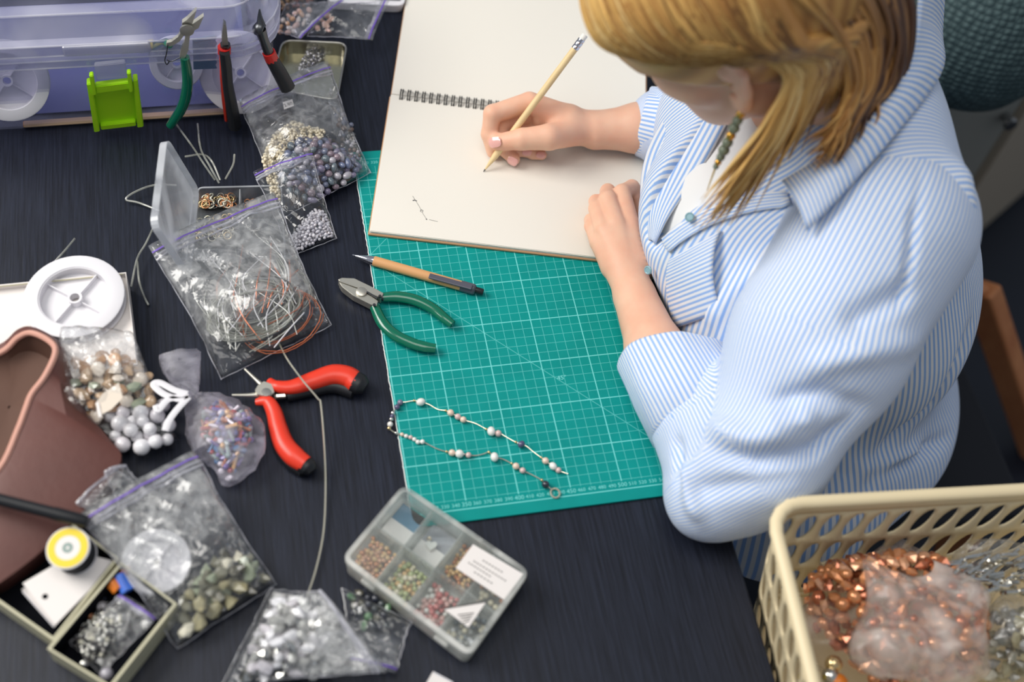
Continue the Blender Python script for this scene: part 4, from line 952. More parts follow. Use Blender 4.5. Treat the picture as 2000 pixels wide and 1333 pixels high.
# ------------------------------------------------------------------ storage box with green latch
bx = thing('storage_box', 'large clear lilac plastic storage box with a bright green latch', 'storage box', (-.30, .31, 0))
BP = []
for (cx_, cy_, r_, a0) in ((-.128 - .045, .205 + .05, .05, -90), (-.128 - .045, .415 - .05, .05, 0), (-.53 + .05, .415 - .05, .05, 90), (-.53 + .05, .205 + .05, .05, 180)):
    BP += [Vector((cx_ + r_ * math.cos(math.radians(a0 + k * 15)), cy_ + r_ * math.sin(math.radians(a0 + k * 15)))) for k in range(7)]
obj('box_body', tray_mesh(BP, .001, .104, .0016, .0016, draft=.004), 'box_plastic', bx, True)
b = bmesh.new(); R3 = lambda p, z: [(q[0], q[1], z) for q in p]
add_shell(b, [R3(inset(BP, .0005), .096), R3(inset(BP, -.006), .096), R3(inset(BP, -.007), .105), R3(inset(BP, .0005), .105), R3(inset(BP, .0005), .096)], close=False); obj('rim', b, 'box_rim', bx)
film('edge_highlight', tint=(.93, .93, .98), haze=.40, hazecol=(.94, .94, 1), gloss=.2, rough=.15, bump=(8, .1, .002))  # pale lines added along rim and lid as painted edge highlights
for dz_, in_ in ((.096, -.0065), (.1055, -.0068)): obj('rim_highlight', tube([(p[0], p[1], dz_) for p in inset(BP, in_)], .0009, 6, closed=True), 'edge_highlight', bx, True)
LM = Matrix.Translation((0, .415, .118)) @ Matrix.Rotation(math.radians(1.2), 4, 'X') @ Matrix.Translation((0, -.415, 0))
b = bmesh.new(); add_shell(b, [R3(inset(BP, -.008), 0), R3(inset(BP, -.007), .012), R3(inset(BP, .002), .014), R3(inset(BP, .010), .036), R3(inset(BP, .022), .040), R3(inset(BP, .022), .0385), R3(inset(BP, .0115), .0345), R3(inset(BP, .0035), .0125), R3(inset(BP, -.0055), .0105), R3(inset(BP, -.0065), 0)], LM, close=False)
obj('lid_skirt', b, 'box_rim', bx)
for dz_, in_ in ((.0, -.0078), (.0125, -.0068), (.0375, .0105)): obj('lid_highlight', tube([LM @ Vector((p[0], p[1], dz_)) for p in inset(BP, in_)], .0010, 6, closed=True), 'edge_highlight', bx, True)  # lid edge highlights drawn as thin pale tubes
b = bmesh.new(); add_shell(b, [R3(inset(BP, .0225), .0382), R3(inset(BP, .0225), .0402)], LM); obj('lid_top', b, 'box_plastic', bx)
b = bmesh.new(); add_box(b, (-.292, .198, .0065), (.085, .006, .013), 0, .002, 2, LM); obj('lid_catch', b, 'box_rim', bx)
# latch hanging open on the front
FY = .1965
def fp(px, py, dy=0): return UY(px, py, FY - dy)
def front_plate(px, t0, t1):
    b = bmesh.new(); A = [UY(p[0], p[1], FY) for p in px]; lo = [b.verts.new((p.x, FY - t0, p.z)) for p in A]; hi = [b.verts.new((p.x, FY - t1, p.z)) for p in A]; m = len(A)
    b.faces.new(lo); b.faces.new(hi[::-1])
    for i in range(m): b.faces.new((lo[i], lo[(i + 1) % m], hi[(i + 1) % m], hi[i]))
    bmesh.ops.recalc_face_normals(b, faces=b.faces); bmesh.ops.bevel(b, geom=b.edges[:], offset=.0008, segments=2, affect='EDGES'); return b
la = obj('latch', front_plate([(183, 168), (262, 158), (276, 236), (186, 246)], 0, .003), 'latch_green', bx)
obj('latch_rail', front_plate([(169, 152), (179, 150), (195, 244), (184, 246)], 0, .010), 'latch_green', la); obj('latch_rail', front_plate([(259, 144), (268, 143), (280, 235), (268, 237)], 0, .010), 'latch_green', la)
obj('latch_bar', front_plate([(186, 156), (258, 147), (260, 160), (187, 170)], .002, .010), 'latch_green', la); obj('latch_bar', front_plate([(196, 235), (264, 227), (266, 236), (197, 244)], .001, .008), 'latch_green', la)
obj('latch_arm', front_plate([(174, 131), (182, 130), (188, 168), (180, 170)], .006, .013), 'latch_green', la); obj('latch_arm', front_plate([(247, 126), (255, 125), (259, 162), (252, 164)], .006, .013), 'latch_green', la)
obj('hinge_tab', front_plate([(184, 119), (244, 113), (248, 142), (189, 147)], .001, .007), 'box_rim', bx)
# what the box holds
bl = thing('blue_liner', 'blue violet paper sheet lining the clear storage box', 'paper', (-.3, .3, .004))
b = bmesh.new(); add_box(b, (-.325, .058, 0), (.34, .116, .0015), 0, 0, 1, Matrix.Translation((0, .226, .004)) @ Matrix.Rotation(math.radians(34), 4, 'X')); obj('liner_front', b, 'box_blue', bl); obj('liner_back', box((-.325, .36, .045), (.33, .002, .08)), 'box_blue', bl)
def reel(name, label, c, R, hgt, tilt=(0, 0), hub=.006, ro=True, rz=0):
    M = Matrix.Translation(c) @ Matrix.Rotation(tilt[0], 4, 'X') @ Matrix.Rotation(tilt[1], 4, 'Y') @ Matrix.Rotation(rz, 4, 'Z'); o = thing(name, label, 'reel', c)
    for z in (0, hgt - .0022):
        obj('flange', lathe([(R * .72, z + .0004), (R * .97, z), (R, z + .0008), (R, z + .0016), (R * .97, z + .0024), (R * .72, z + .0022), (R * .70, z + .0013), (R * .72, z + .0004)], 48, M), 'white_plastic', o, True)
    obj('drum', lathe([(R * .72, .001), (R * .72, hgt - .001), (R * .69, hgt - .001), (R * .69, .0022), (hub, .0022), (hub, .001), (R * .72, .001)], 48, M), 'white_plastic', o, True)
    obj('hub', lathe([(hub, .001), (hub, hgt - .003), (hub * .68, hgt - .0032), (hub * .68, .001), (hub, .001)], 24, M), 'white_plastic', o, True)
    for k in range(4):
        a = k * math.pi / 2 + .9; b = bmesh.new(); add_box(b, ((hub + R * .69) / 2 * math.cos(a), (hub + R * .69) / 2 * math.sin(a), hgt * .30), (R * .69 - hub, .0010, hgt * .56), a, 0, 1, M); obj('spoke', b, 'white_plastic', o)
    return o
reel('thread_reel', 'flat white plastic reel seen through the left end of the storage box', UY(15, 155, .222), .042, .010, (1.05, 0))
reel('thread_reel', 'small white reel behind the green cutters inside the storage box', UY(345, 120, .232), .028, .010, (1.0, 0))
reel('thread_reel', 'large white reel in the rounded right end of the storage box', UY(468, 140, .232), .044, .012, (.95, .12))
st = thing('wooden_stick', 'pale wooden stick along the bottom front of the storage box', 'stick', UY(240, 236, .212)); obj('stick_body', tube([UY(48, 243, .212), UY(440, 217, .212)], .0042, 8, flat=(1, .7)), 'stick_wood', st, True); obj('stick_end', tube([UY(46, 243.2, .212), UY(48.5, 243, .212)], .0038, 8, flat=(1, .7)), 'card_tan', st, True)
sw = thing('felt_swatch', 'blue grey felt swatch with pinked edge standing in the storage box', 'swatch', UY(398, 120, .215))
zz = [(376, 78), (420, 70)] + [(424 - (k % 2) * 4, 74 + k * 6) for k in range(11)] + [(378, 136)]
b = bmesh.new(); A = [UY(p[0], p[1], .212) for p in zz]; lo = [b.verts.new(p) for p in A]; hi = [b.verts.new(p + Vector((0, .002, 0))) for p in A]; b.faces.new(lo); b.faces.new(hi[::-1])
for i in range(len(A)): b.faces.new((lo[i], lo[(i + 1) % len(A)], hi[(i + 1) % len(A)], hi[i]))
obj('felt_sheet', b, 'felt_blue', sw); obj('stitch', tube([UY(378, 84, .2118), UY(418, 76, .2118)], .0005, 5), 'thread_line', sw)
for lab, p0, p1, m_ in [('yellow handled tool lying in the storage box under the lid gap', (240, 97), (300, 86), 'yellow_print'), ('dark green handled tool lying in the storage box under the lid gap', (275, 96), (330, 84), 'grip_green')]:
    t_ = thing('tool_handle', lab, 'tool', UY(p0[0], p0[1], .235)); obj('handle', tube([UY(*p0, .235), UY(*p1, .235)], .006, 10, flat=(1, .7)), m_, t_, True); obj('handle_end', tube([UY(p0[0] - 8, p0[1] + 1.5, .235), UY(*p0, .235)], [.003, .006], 10, flat=(1, .7)), 'grip_black', t_, True)

# ------------------------------------------------------------------ pliers
def pl_tube(px, z, r, mat, name, parent, flat=(1, .8), seg=10): return obj(name, tube(catmull([U(p[0], p[1], (p[2] if len(p) > 2 else z)) for p in px], 6), r, seg, flat=flat), mat, parent, True)
g = thing('side_cutters', 'green handled side cutters lying open at the edge of the cutting mat', 'pliers', U(740, 590, .0))
obj('jaw', poly_prism([(660, 551), (668, 548), (692, 549), (735, 570), (749, 578), (744, 587), (728, 582), (700, 568), (663, 555)], .0105, .010), 'tool_metal', g)
obj('jaw', poly_prism([(662, 556), (700, 570), (727, 585), (738, 593), (735, 604), (724, 600), (690, 583), (668, 566)], .0095, .010), 'tool_metal', g)
obj('joint', lathe([(0, 0), (.0055, 0), (.0055, .0012), (.0050, .0016), (0, .0016)], 20, Matrix.Translation(U(706, 571, .0148))), 'tool_metal', g, True)
obj('slot', bar(U(716, 570, .0165), U(738, 583, .0165), .0016, .002), 'steel_dark', g)
for q in ((742, 580), (731, 597)): obj('rivet', lathe([(0, 0), (.0016, 0), (.0016, .0016), (0, .0016)], 12, Matrix.Translation(U(q[0], q[1], .0150))), 'steel_dark', g)
pl_tube([(738, 578), (752, 582)], .0100, .004, 'steel_dark', 'tang', g); pl_tube([(730, 596), (738, 608)], .0100, .004, 'steel_dark', 'tang', g)
pl_tube([(748, 581), (778, 580), (812, 587), (845, 603), (868, 622), (884, 634)], .0100, [.0052, .0062, .0062, .0060, .0056, .0046], 'grip_green', 'handle', g)
pl_tube([(732, 600), (748, 632), (772, 655), (805, 671), (830, 678), (851, 681)], .0100, [.0052, .0062, .0062, .0060, .0058, .0048], 'grip_green', 'handle', g)

rp = thing('round_nose_pliers', 'red handled pliers with thin open jaws lying on the black table', 'pliers', U(530, 770, 0))
pl_tube([(478, 721, .0125), (500, 742, .011), (520, 760)], .0105, [.0012, .0018, .0032], 'tool_metal', 'jaw', rp); pl_tube([(453, 772, .012), (486, 772, .011), (518, 770)], .0105, [.0012, .0018, .0032], 'tool_metal', 'jaw', rp)
obj('joint', poly_prism([(504, 758), (516, 750), (533, 756), (537, 772), (524, 782), (505, 777), (498, 768)], .0105, .011), 'tool_metal', rp)
obj('joint_pin', lathe([(0, 0), (.0045, 0), (.0045, .0008), (0, .0012)], 16, Matrix.Translation(U(520, 767, .0162))), 'steel', rp, True)
h1 = pl_tube([(526, 744, .010), (540, 755), (570, 757), (610, 745), (650, 733), (680, 737), (697, 750)], .0125, [.0035, .0062, .0075, .0095, .0108, .0110, .0105], 'grip_red', 'handle', rp, (1, .85))
obj('handle_tip', tube(catmull([U(692, 746, .0125), U(704, 752, .0120), U(714, 758, .0110)], 6), [.0112, .0108, .0070], 12, flat=(1, .85)), 'grip_black', h1, True)
h2 = pl_tube([(500, 786, .010), (522, 785), (535, 805), (543, 835), (555, 868), (575, 892), (597, 908)], .0125, [.0035, .0062, .0075, .0085, .0095, .0100, .0085], 'grip_red', 'handle', rp, (1, .85))
obj('handle_tip', tube(catmull([U(592, 906, .0115), U(603, 914, .0105), U(610, 922, .0095)], 6), [.0092, .0088, .0050], 12, flat=(1, .85)), 'grip_black', h2, True)
obj('handle_sole', tube(catmull([U(p[0] - 5, p[1] + 6, .0055) for p in [(535, 810), (543, 840), (555, 872), (575, 898), (598, 916)]], 6), [.0055, .0066, .0072, .0076, .0060], 10), 'grip_black', h2, True)
obj('handle_sole', tube(catmull([U(p[0], p[1] + 10, .0065) for p in [(560, 765), (612, 752), (652, 745), (690, 756)]], 6), [.005, .0062, .0068, .0068], 10), 'grip_black', h1, True)
sp_ = []
for k in range(60): a = k / 60; q = U(536 + 22 * a, 776 - 2 * a, .0115); sp_.append(q + Vector((0, .0022 * math.cos(k * 1.05), .0022 * math.sin(k * 1.05))))
obj('spring', tube(sp_, .0005, 5), 'steel', rp, True)

def up_tube(px, y, r, mat, name, parent, flat=(1, 1)): return obj(name, tube(catmull([UY(p[0], p[1], (p[2] if len(p) > 2 else y)) for p in px], 6), r, 10, flat=flat), mat, parent, True)
def up_prism(px, y, th, mat, name, parent):
    b = bmesh.new(); A = [UY(p[0], p[1], y) for p in px]; lo = [b.verts.new(p) for p in A]; hi = [b.verts.new(p + Vector((0, th, 0))) for p in A]; b.faces.new(lo); b.faces.new(hi[::-1])
    for i in range(len(A)): b.faces.new((lo[i], lo[(i + 1) % len(A)], hi[(i + 1) % len(A)], hi[i]))
    return obj(name, b, mat, parent)
gc = thing('flush_cutters', 'green handled cutters hooked on the storage box rim with the jaws up', 'pliers', UY(350, 245, .186))
up_prism([(384, 20), (376, 46), (371, 62), (355, 62), (356, 45), (366, 38)], .182, .005, 'tool_metal', 'jaw', gc); up_prism([(398, 32), (388, 55), (372, 64), (362, 56), (378, 46)], .186, .005, 'tool_metal', 'jaw', gc)
obj('joint', lathe([(0, 0), (.007, 0), (.007, .0018), (0, .0024)], 18, frame_matrix(UY(365, 58, .1805), (1, 0, 0), (0, -1, 0))), 'steel', gc, True)
up_prism([(356, 58), (348, 72), (335, 82), (326, 84), (325, 90), (334, 91), (350, 82), (362, 66)], .184, .004, 'tool_metal', 'tang', gc); up_prism([(364, 62), (371, 70), (368, 98), (362, 112), (356, 118), (351, 112), (354, 98), (360, 82)], .1825, .004, 'tool_metal', 'tang', gc)
up_tube([(328, 88), (325, 105), (322, 118), (326, 126), (330, 120), (326, 117), (335, 120), (352, 112)], .181, .0006, 'steel_dark', 'spring', gc)
up_tube([(361, 112), (365, 140), (366, 165), (361, 195), (350, 220), (332, 246)], .184, [.0048, .0056, .0058, .0058, .0054, .0046], 'grip_green', 'handle', gc)
up_tube([(331, 88, .19), (324, 84, .205), (310, 92, .228), (296, 102, .245)], .20, [.0035, .005, .0055, .005], 'grip_green', 'handle', gc)
np_ = thing('chain_nose_pliers', 'black and red grip pliers standing on end against the storage box', 'pliers', UY(455, 245, .18))
up_prism([(437, 45), (442, 50), (446, 88), (434, 90), (433, 70)], .186, .006, 'steel', 'jaw', np_)
up_tube([(440, 86), (440, 98)], .189, .0052, 'steel_dark', 'joint', np_); up_tube([(438, 92), (438, 103)], .188, .0068, 'grip_red_dark', 'collar', np_)
up_tube([(438, 100), (442, 130), (445, 165), (452, 205), (459, 245)], .183, [.0066, .0074, .0072, .0082, .0094], 'grip_black', 'handle', np_, (1, .8)); up_tube([(433, 104), (436, 150), (439, 195), (442, 235)], .187, [.0030, .0045, .0042, .0024], 'grip_red', 'handle', np_, (1, .8))
bp_ = thing('bent_nose_pliers', 'dark pliers with a red collar leaning over the right end of the storage box', 'pliers', UY(560, 165, .20))
up_tube([(507, 18, .215), (508, 35, .212), (510, 52, .208)], .2, [.0008, .0028, .0052], 'steel_dark', 'jaw', bp_, (1, .8)); up_tube([(502, 60, .21), (508, 56, .208), (514, 58, .207)], .2, [.006, .0075, .006], 'steel_dark', 'joint', bp_)
up_tube([(509, 58, .207), (516, 80, .205), (526, 105, .203)], .2, [.0058, .0050, .0056], 'steel_dark', 'tang', bp_); up_tube([(525, 102, .203), (531, 117, .202)], .2, .0072, 'grip_red_dark', 'collar', bp_)
up_tube([(530, 115, .202), (545, 140, .20), (562, 172, .196)], .2, [.0070, .0080, .0084], 'grip_black', 'handle', bp_)

# ------------------------------------------------------------------ pen, necklace
pn = thing('ballpoint_pen', 'cardboard barrel ballpoint pen with a dark grey clip on the cutting mat', 'pen', U(820, 540, MZ))
A_ = U(688, 498, .0085); B_ = U(944, 571, .0085); d_ = B_ - A_; L_ = d_.length; PMx = frame_matrix(A_, d_.orthogonal(), d_)
obj('point', lathe([(0, 0), (.0006, .0003), (.0011, .004), (0, .004)], 12, PMx), 'chrome', pn, True); obj('metal_tip', lathe([(.0010, .0035), (.0018, .006), (.0048, .021), (.0048, .0235), (0, .0235)], 20, PMx), 'chrome', pn, True)
obj('barrel', lathe([(.0051, .0232), (.0053, .024), (.0053, L_ - .0235), (0, L_ - .0235)], 24, PMx), 'card_tan', pn, True)
obj('clip_collar', lathe([(.0056, L_ - .024), (.0057, L_ - .023), (.0057, L_ - .010), (.0042, L_ - .0085), (0, L_ - .0085)], 24, PMx), 'clip_grey', pn, True); obj('push_button', lathe([(.0034, L_ - .009), (.0034, L_ - .001), (.0028, L_), (0, L_)], 16, PMx), 'grip_black', pn, True)
b = bmesh.new(); c0 = U(838, 539, .0150); c1 = U(922, 562, .0152); add_box(b, ((c1 - c0).length / 2, 0, 0), ((c1 - c0).length, .0062, .0022), 0, .0008, 2, frame_matrix(c0, c1 - c0)); obj('clip', b, 'clip_grey', pn)

nk = thing('pearl_necklace', 'thin chain necklace with white, peach and dark pearls laid out on the cutting mat', 'necklace', U(900, 860, MZ))
K = lambda x, y: (720 + x / 4.762, 740 + y / 4.762)
path = [(1850, 885), (1800, 868), (1765, 852), (1715, 815), (1645, 765), (1605, 735), (1530, 680), (1470, 630), (1420, 610), (1370, 592), (1300, 555), (1240, 520), (1205, 510), (1140, 490), (1092, 470), (1000, 420), (920, 395), (880, 382), (830, 355), (762, 318), (718, 298), (640, 285), (560, 240), (485, 218), (425, 205), (340, 218), (293, 222), (265, 265), (225, 320), (210, 378), (200, 425), (190, 462), (255, 508), (310, 520), (348, 535), (390, 547), (425, 565), (458, 590), (500, 588), (560, 615), (640, 655), (725, 680), (775, 690), (845, 700), (890, 705), (928, 712), (1000, 715), (1070, 700), (1118, 685), (1170, 730), (1250, 750), (1330, 790), (1370, 815), (1432, 855), (1520, 895), (1610, 945), (1645, 985), (1695, 1025)]
ch = catmull([U(*K(*p), MZ + .0016) for p in path], 5); links = bmesh.new()
for i in range(len(ch) - 1):
    m0 = ch[i]; d = ch[i + 1] - m0
    for k in range(max(1, int(d.length / .0016))):
        c = m0 + d * ((k + .5) / max(1, int(d.length / .0016))); add_tube(links, [c - d.normalized() * .0010, c + d.normalized() * .0010], [.0005, .0011, .0005], 5)
obj('chain', links, 'chain_silver', nk)
for (x, y), r, m_, kd in [((1765, 852), .0030, 'pearl_mauve', 'round'), ((1715, 815), .0043, 'pearl_white', 'oval'), ((1645, 765), .0034, 'pearl_peach', 'round'), ((1605, 735), .0014, 'bead_gold', 'round'), ((1420, 610), .0040, 'pearl_navy', 'oval'), ((1370, 592), .0014, 'bead_gold', 'round'), ((1205, 510), .0034, 'pearl_mauve', 'round'), ((1140, 490), .0049, 'pearl_white', 'oval'), ((1092, 470), .0014, 'bead_gold', 'round'),
                          ((880, 382), .0032, 'pearl_peach', 'round'), ((830, 355), .0032, 'pearl_mauve', 'round'), ((762, 318), .0035, 'pearl_peach', 'round'), ((718, 298), .0014, 'bead_gold', 'round'), ((485, 218), .0047, 'pearl_white', 'oval'), ((425, 205), .0014, 'bead_gold', 'round'), ((293, 222), .0030, 'pearl_lilac', 'round'), ((265, 265), .0030, 'pearl_navy', 'round'), ((225, 320), .0024, 'bead_silver', 'round'), ((218, 350), .0022, 'pearl_navy', 'round'), ((210, 378), .0022, 'bead_silver', 'round'), ((200, 425), .0028, 'pearl_white', 'round'), ((190, 462), .0020, 'bead_gold', 'round'), ((255, 508), .0018, 'bead_silver', 'round'),
                          ((310, 520), .0020, 'pearl_peach', 'round'), ((348, 535), .0021, 'pearl_white', 'round'), ((390, 547), .0022, 'pearl_mauve', 'round'), ((425, 565), .0021, 'pearl_white', 'round'), ((458, 590), .0023, 'pearl_white', 'round'), ((500, 588), .0024, 'pearl_white', 'round'), ((725, 680), .0014, 'bead_gold', 'round'), ((775, 690), .0034, 'pearl_peach', 'round'), ((845, 700), .0042, 'pearl_white', 'round'), ((890, 705), .0014, 'bead_silver', 'round'), ((928, 712), .0029, 'pearl_mauve', 'round'), ((1118, 685), .0015, 'bead_gold', 'round'), ((1170, 730), .0048, 'pearl_white', 'oval'), ((1330, 790), .0014, 'bead_gold', 'round'), ((1370, 815), .0034, 'pearl_peach', 'round'), ((1432, 855), .0030, 'pearl_mauve', 'round'), ((1610, 945), .0016, 'bead_gold', 'round'), ((1645, 985), .0038, 'pearl_ink', 'round')]:
    o = bpy.data.objects.new('pearl' if 'pearl' in m_ else 'spacer_bead', bead_mesh(kd, m_)); COL.objects.link(o); p = U(*K(x, y), MZ + r); o.location = p; o.scale = (r,) * 3; o.rotation_euler = (0, 0, RB.uniform(0, 3)); o.parent = nk; o.matrix_parent_inverse = nk.matrix_world.inverted()
rc = U(*K(1735, 1065), MZ + .0012); obj('ring_clasp', tube([rc + Vector((math.cos(a) * .0042, math.sin(a) * .0048, 0)) for a in [i * math.pi / 12 for i in range(24)]], .0010, 6, closed=True), 'chain_silver', nk, True)
# ------------------------------------------------------------------ tin with steel beads, bags beyond it
tn = thing('metal_tin', 'small open rounded metal tin holding a bag of steel beads', 'tin', U(605, 135, 0))
TP = rpoly([p[:2] for p in px4([(552, 78), (678, 84), (658, 196), (528, 172)], .020)], .012, 5)
obj('tin_body', tray_mesh(TP, .0008, .019, .0010, .0010, draft=.0015), 'tin_metal', tn, True)
obj('rolled_rim', tube([(p[0], p[1], .0195) for p in TP], .0011, 8, closed=True), 'steel', tn, True)
bag('bead_bag', 'tiny clear bag of steel beads lying in the metal tin', [(578, 142), (606, 86), (650, 100), (628, 150)], [.008, .010, .008, .006], .005, 'bag_film_clear', zip_=False, seed=4, cat='bead bag')
pour('steel_bead', [(580, 140), (602, 96), (636, 92), (632, 112), (606, 146)], 110, .0017, ['bead_steel', 'bead_steel', 'bead_silver'], ['round'], 'tiny bead in the bag lying in the tin', 'bead', 'steel beads in the metal tin', .0062, layers=2, zf=.004)
pour('steel_bead', [(636, 190), (650, 166), (654, 176), (646, 196)], 16, .0013, ['bead_silver'], ['round', 'tube'], 'tiny silver bead loose in the near corner of the tin', 'bead', 'loose silver beads in the tin corner', .003)
bag('zip_bag', 'small zip bag of cream and pink shell beads beside the storage box', [(584, 76), (666, 2), (560, 8), (536, 62)], [.034, .030, .012, .010], .014, 'bag_film', seed=5, flap=.08)
pour('shell_bead', [(540, 58), (560, 26), (610, 22), (600, 50), (570, 74), (545, 72)], 26, .0040, ['shell_cream', 'shell_pink', 'shell_cream', 'shell_orange'], ['rice', 'oval', 'chip'], 'shell bead in the small bag beside the storage box', 'bead', 'shell beads in the small bag', .010, zf=.010)
bag('zip_bag', 'open clear zip bag with pink nuggets above the metal tin', [(716, 78), (750, 2), (640, 10), (600, 72)], [.022, .022, .016, .022], .010, 'bag_film', seed=6, flap=.10)
pour('pink_nugget', [(604, 62), (640, 26), (655, 40), (648, 66), (630, 72)], 14, .0048, ['shell_pink', 'shell_pink', 'shell_cream'], ['oval', 'chip'], 'nugget bead in the clear bag above the tin', 'bead', 'pink nuggets in the clear bag', .022)
for lab, poly, ms, px_ in [('bag of brown wooden beads at the top edge beside the storage box', [(540, 26), (542, -30), (566, -30), (566, 22)], ['bead_brown', 'bead_tan'], [(536, -60), (570, -60), (568, 28), (540, 30)]), ('bag of dark red brown beads at the top edge', [(568, 18), (570, -30), (616, -30), (612, 12), (590, 18)], ['bead_red_brown', 'bead_brown'], [(566, -60), (622, -60), (620, 14), (566, 24)])]:
    bag('bead_bag', lab, px_, [.004, .004, .004, .004], .018, 'bag_film_clear', zip_=False, seed=7, cat='bead bag')
    pour('brown_bead', poly, 40, .0030, ms, ['round'], 'bead in the ' + lab.split(' at the')[0], 'bead', 'beads in the ' + lab, .006, zf=.010)
wt = thing('white_tray', 'white rounded tray corner at the top edge beside the sketchbook', 'tray', U(715, -10, 0))
obj('tray_body', tray_mesh(rpoly([p[:2] for p in px4([(638, 4), (790, 12), (800, -90), (640, -100)], .012)], .012), .001, .012, .003, .002, draft=.001), 'white_plastic', wt, True); obj('tray_mat', slab([p for p in px4([(650, -6), (782, 1), (790, -80), (650, -90)], .004)], .0035, .0045), 'clip_grey', wt)

# ------------------------------------------------------------------ bags of pearls
bag('zip_bag', 'wrinkled zip bag of dark pearls half hidden behind the large pearl bag', [(640, 196), (672, 214), (714, 330), (660, 330)], [.028, .022, .004, .006], .016, 'bag_film', zip_=False, seed=8, cat='bead bag')
pour('dark_pearl', [(648, 214), (668, 216), (690, 248), (694, 262), (660, 256)], 26, .0034, ['pearl_smoke', 'pearl_slate', 'pearl_bronze'], ['round', 'oval'], 'pearl in the upper clump of the half hidden bag', 'pearl', 'dark pearls at the top of the hidden bag', .016)
pour('dark_pearl', [(660, 258), (694, 264), (706, 300), (708, 322), (690, 312), (664, 290)], 60, .0027, ['pearl_dark', 'pearl_smoke', 'pearl_bronze', 'pearl_slate'], ['round', 'oval'], 'small pearl at the lower end of the half hidden bag', 'pearl', 'dark pearls at the bottom of the hidden bag', .008, zf=.008)
bag('zip_bag', 'large zip bag of grey pearls and cream beads lying over the mat edge', [(474, 218), (648, 140), (724, 338), (548, 428)], [.030, .030, .006, .010], .026, 'bag_film_hazy', seed=9, flap=.11, wr=.0022, profile=lambda v: max(0, min(1, v * 1.5)) ** .7 * (1 - max(0, v - .72) / .28 * .97) if v < 1 else 0)
pour('grey_pearl', [(540, 296), (575, 276), (640, 276), (672, 300), (706, 328), (700, 348), (640, 388), (612, 402), (560, 385), (536, 330)], 240, .0047, ['pearl_slate', 'pearl_lilac', 'pearl_teal', 'pearl_blue', 'pearl_rose', 'pearl_slate', 'pearl_smoke'], ['oval', 'round', 'oval', 'rice'], 'iridescent pearl in the large zip bag', 'pearl', 'grey pearls in the large zip bag', .008, zf=.022, layers=2, gap=.85)
sd = bmesh.new(); q_ = random.Random(5); spoly = [(572, 236), (640, 256), (622, 276), (566, 286), (538, 330), (548, 392), (528, 376), (512, 312), (534, 262)]
def in_px(x, y, W):
    c = False; j = len(W) - 1
    for i in range(len(W)):
        if (W[i][1] > y) != (W[j][1] > y) and x < (W[j][0] - W[i][0]) * (y - W[i][1]) / (W[j][1] - W[i][1]) + W[i][0]: c = not c
        j = i
    return c
k = 0
while k < 900:
    x, y = q_.uniform(510, 642), q_.uniform(234, 394)
    if not in_px(x, y, spoly): continue
    k += 1; bmesh.ops.create_icosphere(sd, subdivisions=1, radius=.0017 * q_.uniform(.8, 1.3), matrix=Matrix.Translation(U(x, y, q_.uniform(.012, .026))))
so = obj('seed_beads', sd, 'seed_cream', None, True); tag(so, 'heap of tiny cream seed beads in the large pearl bag', 'seed beads', kind='stuff')
pr = thing('price_sticker', 'small white price sticker on the large pearl bag', 'sticker', U(565, 204, .036)); obj('sticker_sheet', slab(px4([(552, 200), (571, 194), (574, 207), (555, 214)], .0362), .0360, .0364), 'white_card', pr)
text_mesh('2.80', .006, frame_matrix(U(563, 204, .0366), U(574, 200, .0366) - U(555, 207, .0366)), 'ink', 'printed_price', pr)
bag('zip_bag', 'small clear zip bag of tiny silver pearls in front of the large pearl bag', [(500, 350), (612, 308), (658, 466), (568, 502)], [.046, .040, .004, .004], .016, 'bag_film_clear', seed=10, flap=.09, profile=lambda v: max(0, min(1, (v - .35) * 2.2)) * (1 - max(0, v - .82) / .18 * .95) if v < 1 else 0)
pour('silver_pearl', [(562, 470), (590, 436), (612, 410), (634, 414), (648, 452), (654, 466), (632, 470), (572, 498)], 290, .0021, ['pearl_silver', 'pearl_pale', 'pearl_smoke', 'pearl_silver'], ['oval', 'round', 'rice'], 'tiny pearl in the small clear zip bag', 'pearl', 'silver pearls in the small clear bag', .004, zf=.013, layers=2, gap=.84)

# ------------------------------------------------------------------ divided box with its lid up
db = thing('divided_box', 'clear divided findings box with its lid standing open', 'organizer box', U(460, 440, 0))
DQ = px4([(386, 366), (550, 362), (560, 545), (368, 545)], .022); DP = rpoly([p[:2] for p in DQ], .006)
obj('box_body', tray_mesh(DP, .0008, .022, .0012, .0010, draft=.001), 'frosted', db, True); obj('rim', tube([(p[0], p[1], .022) for p in inset(DP, .0006)], .0009, 6, closed=True), 'lid_film', db, True)
for u in (.5,): obj('partition', bar(quad_at(DQ, u, .02) - Vector((0, 0, .011)), quad_at(DQ, u, .98) - Vector((0, 0, .011)), .0012, .020), 'lid_film', db)
for v in (.36, .68): obj('partition', bar(quad_at(DQ, .02, v) - Vector((0, 0, .011)), quad_at(DQ, .98, v) - Vector((0, 0, .011)), .0012, .020), 'lid_film', db)
ha, hb_ = quad_at(DQ, 0, .04), quad_at(DQ, 0, .97); hv_ = (hb_ - ha).normalized(); tip = (U(330, 262, .094) - ha); wv_ = (tip - hv_ * tip.dot(hv_)).normalized(); LMx = frame_matrix(ha + Vector((-.003, 0, .001)), hv_, wv_.cross(hv_) * -1)
LMx = Matrix(((hv_.x, wv_.x, hv_.cross(wv_).x, ha.x - .003), (hv_.y, wv_.y, hv_.cross(wv_).y, ha.y), (hv_.z, wv_.z, hv_.cross(wv_).z, ha.z), (0, 0, 0, 1)))
ll = (hb_ - ha).length; lw = .083; LP = [Vector(p) for p in rrect(ll, lw, .010, 4, ll / 2, lw / 2)]
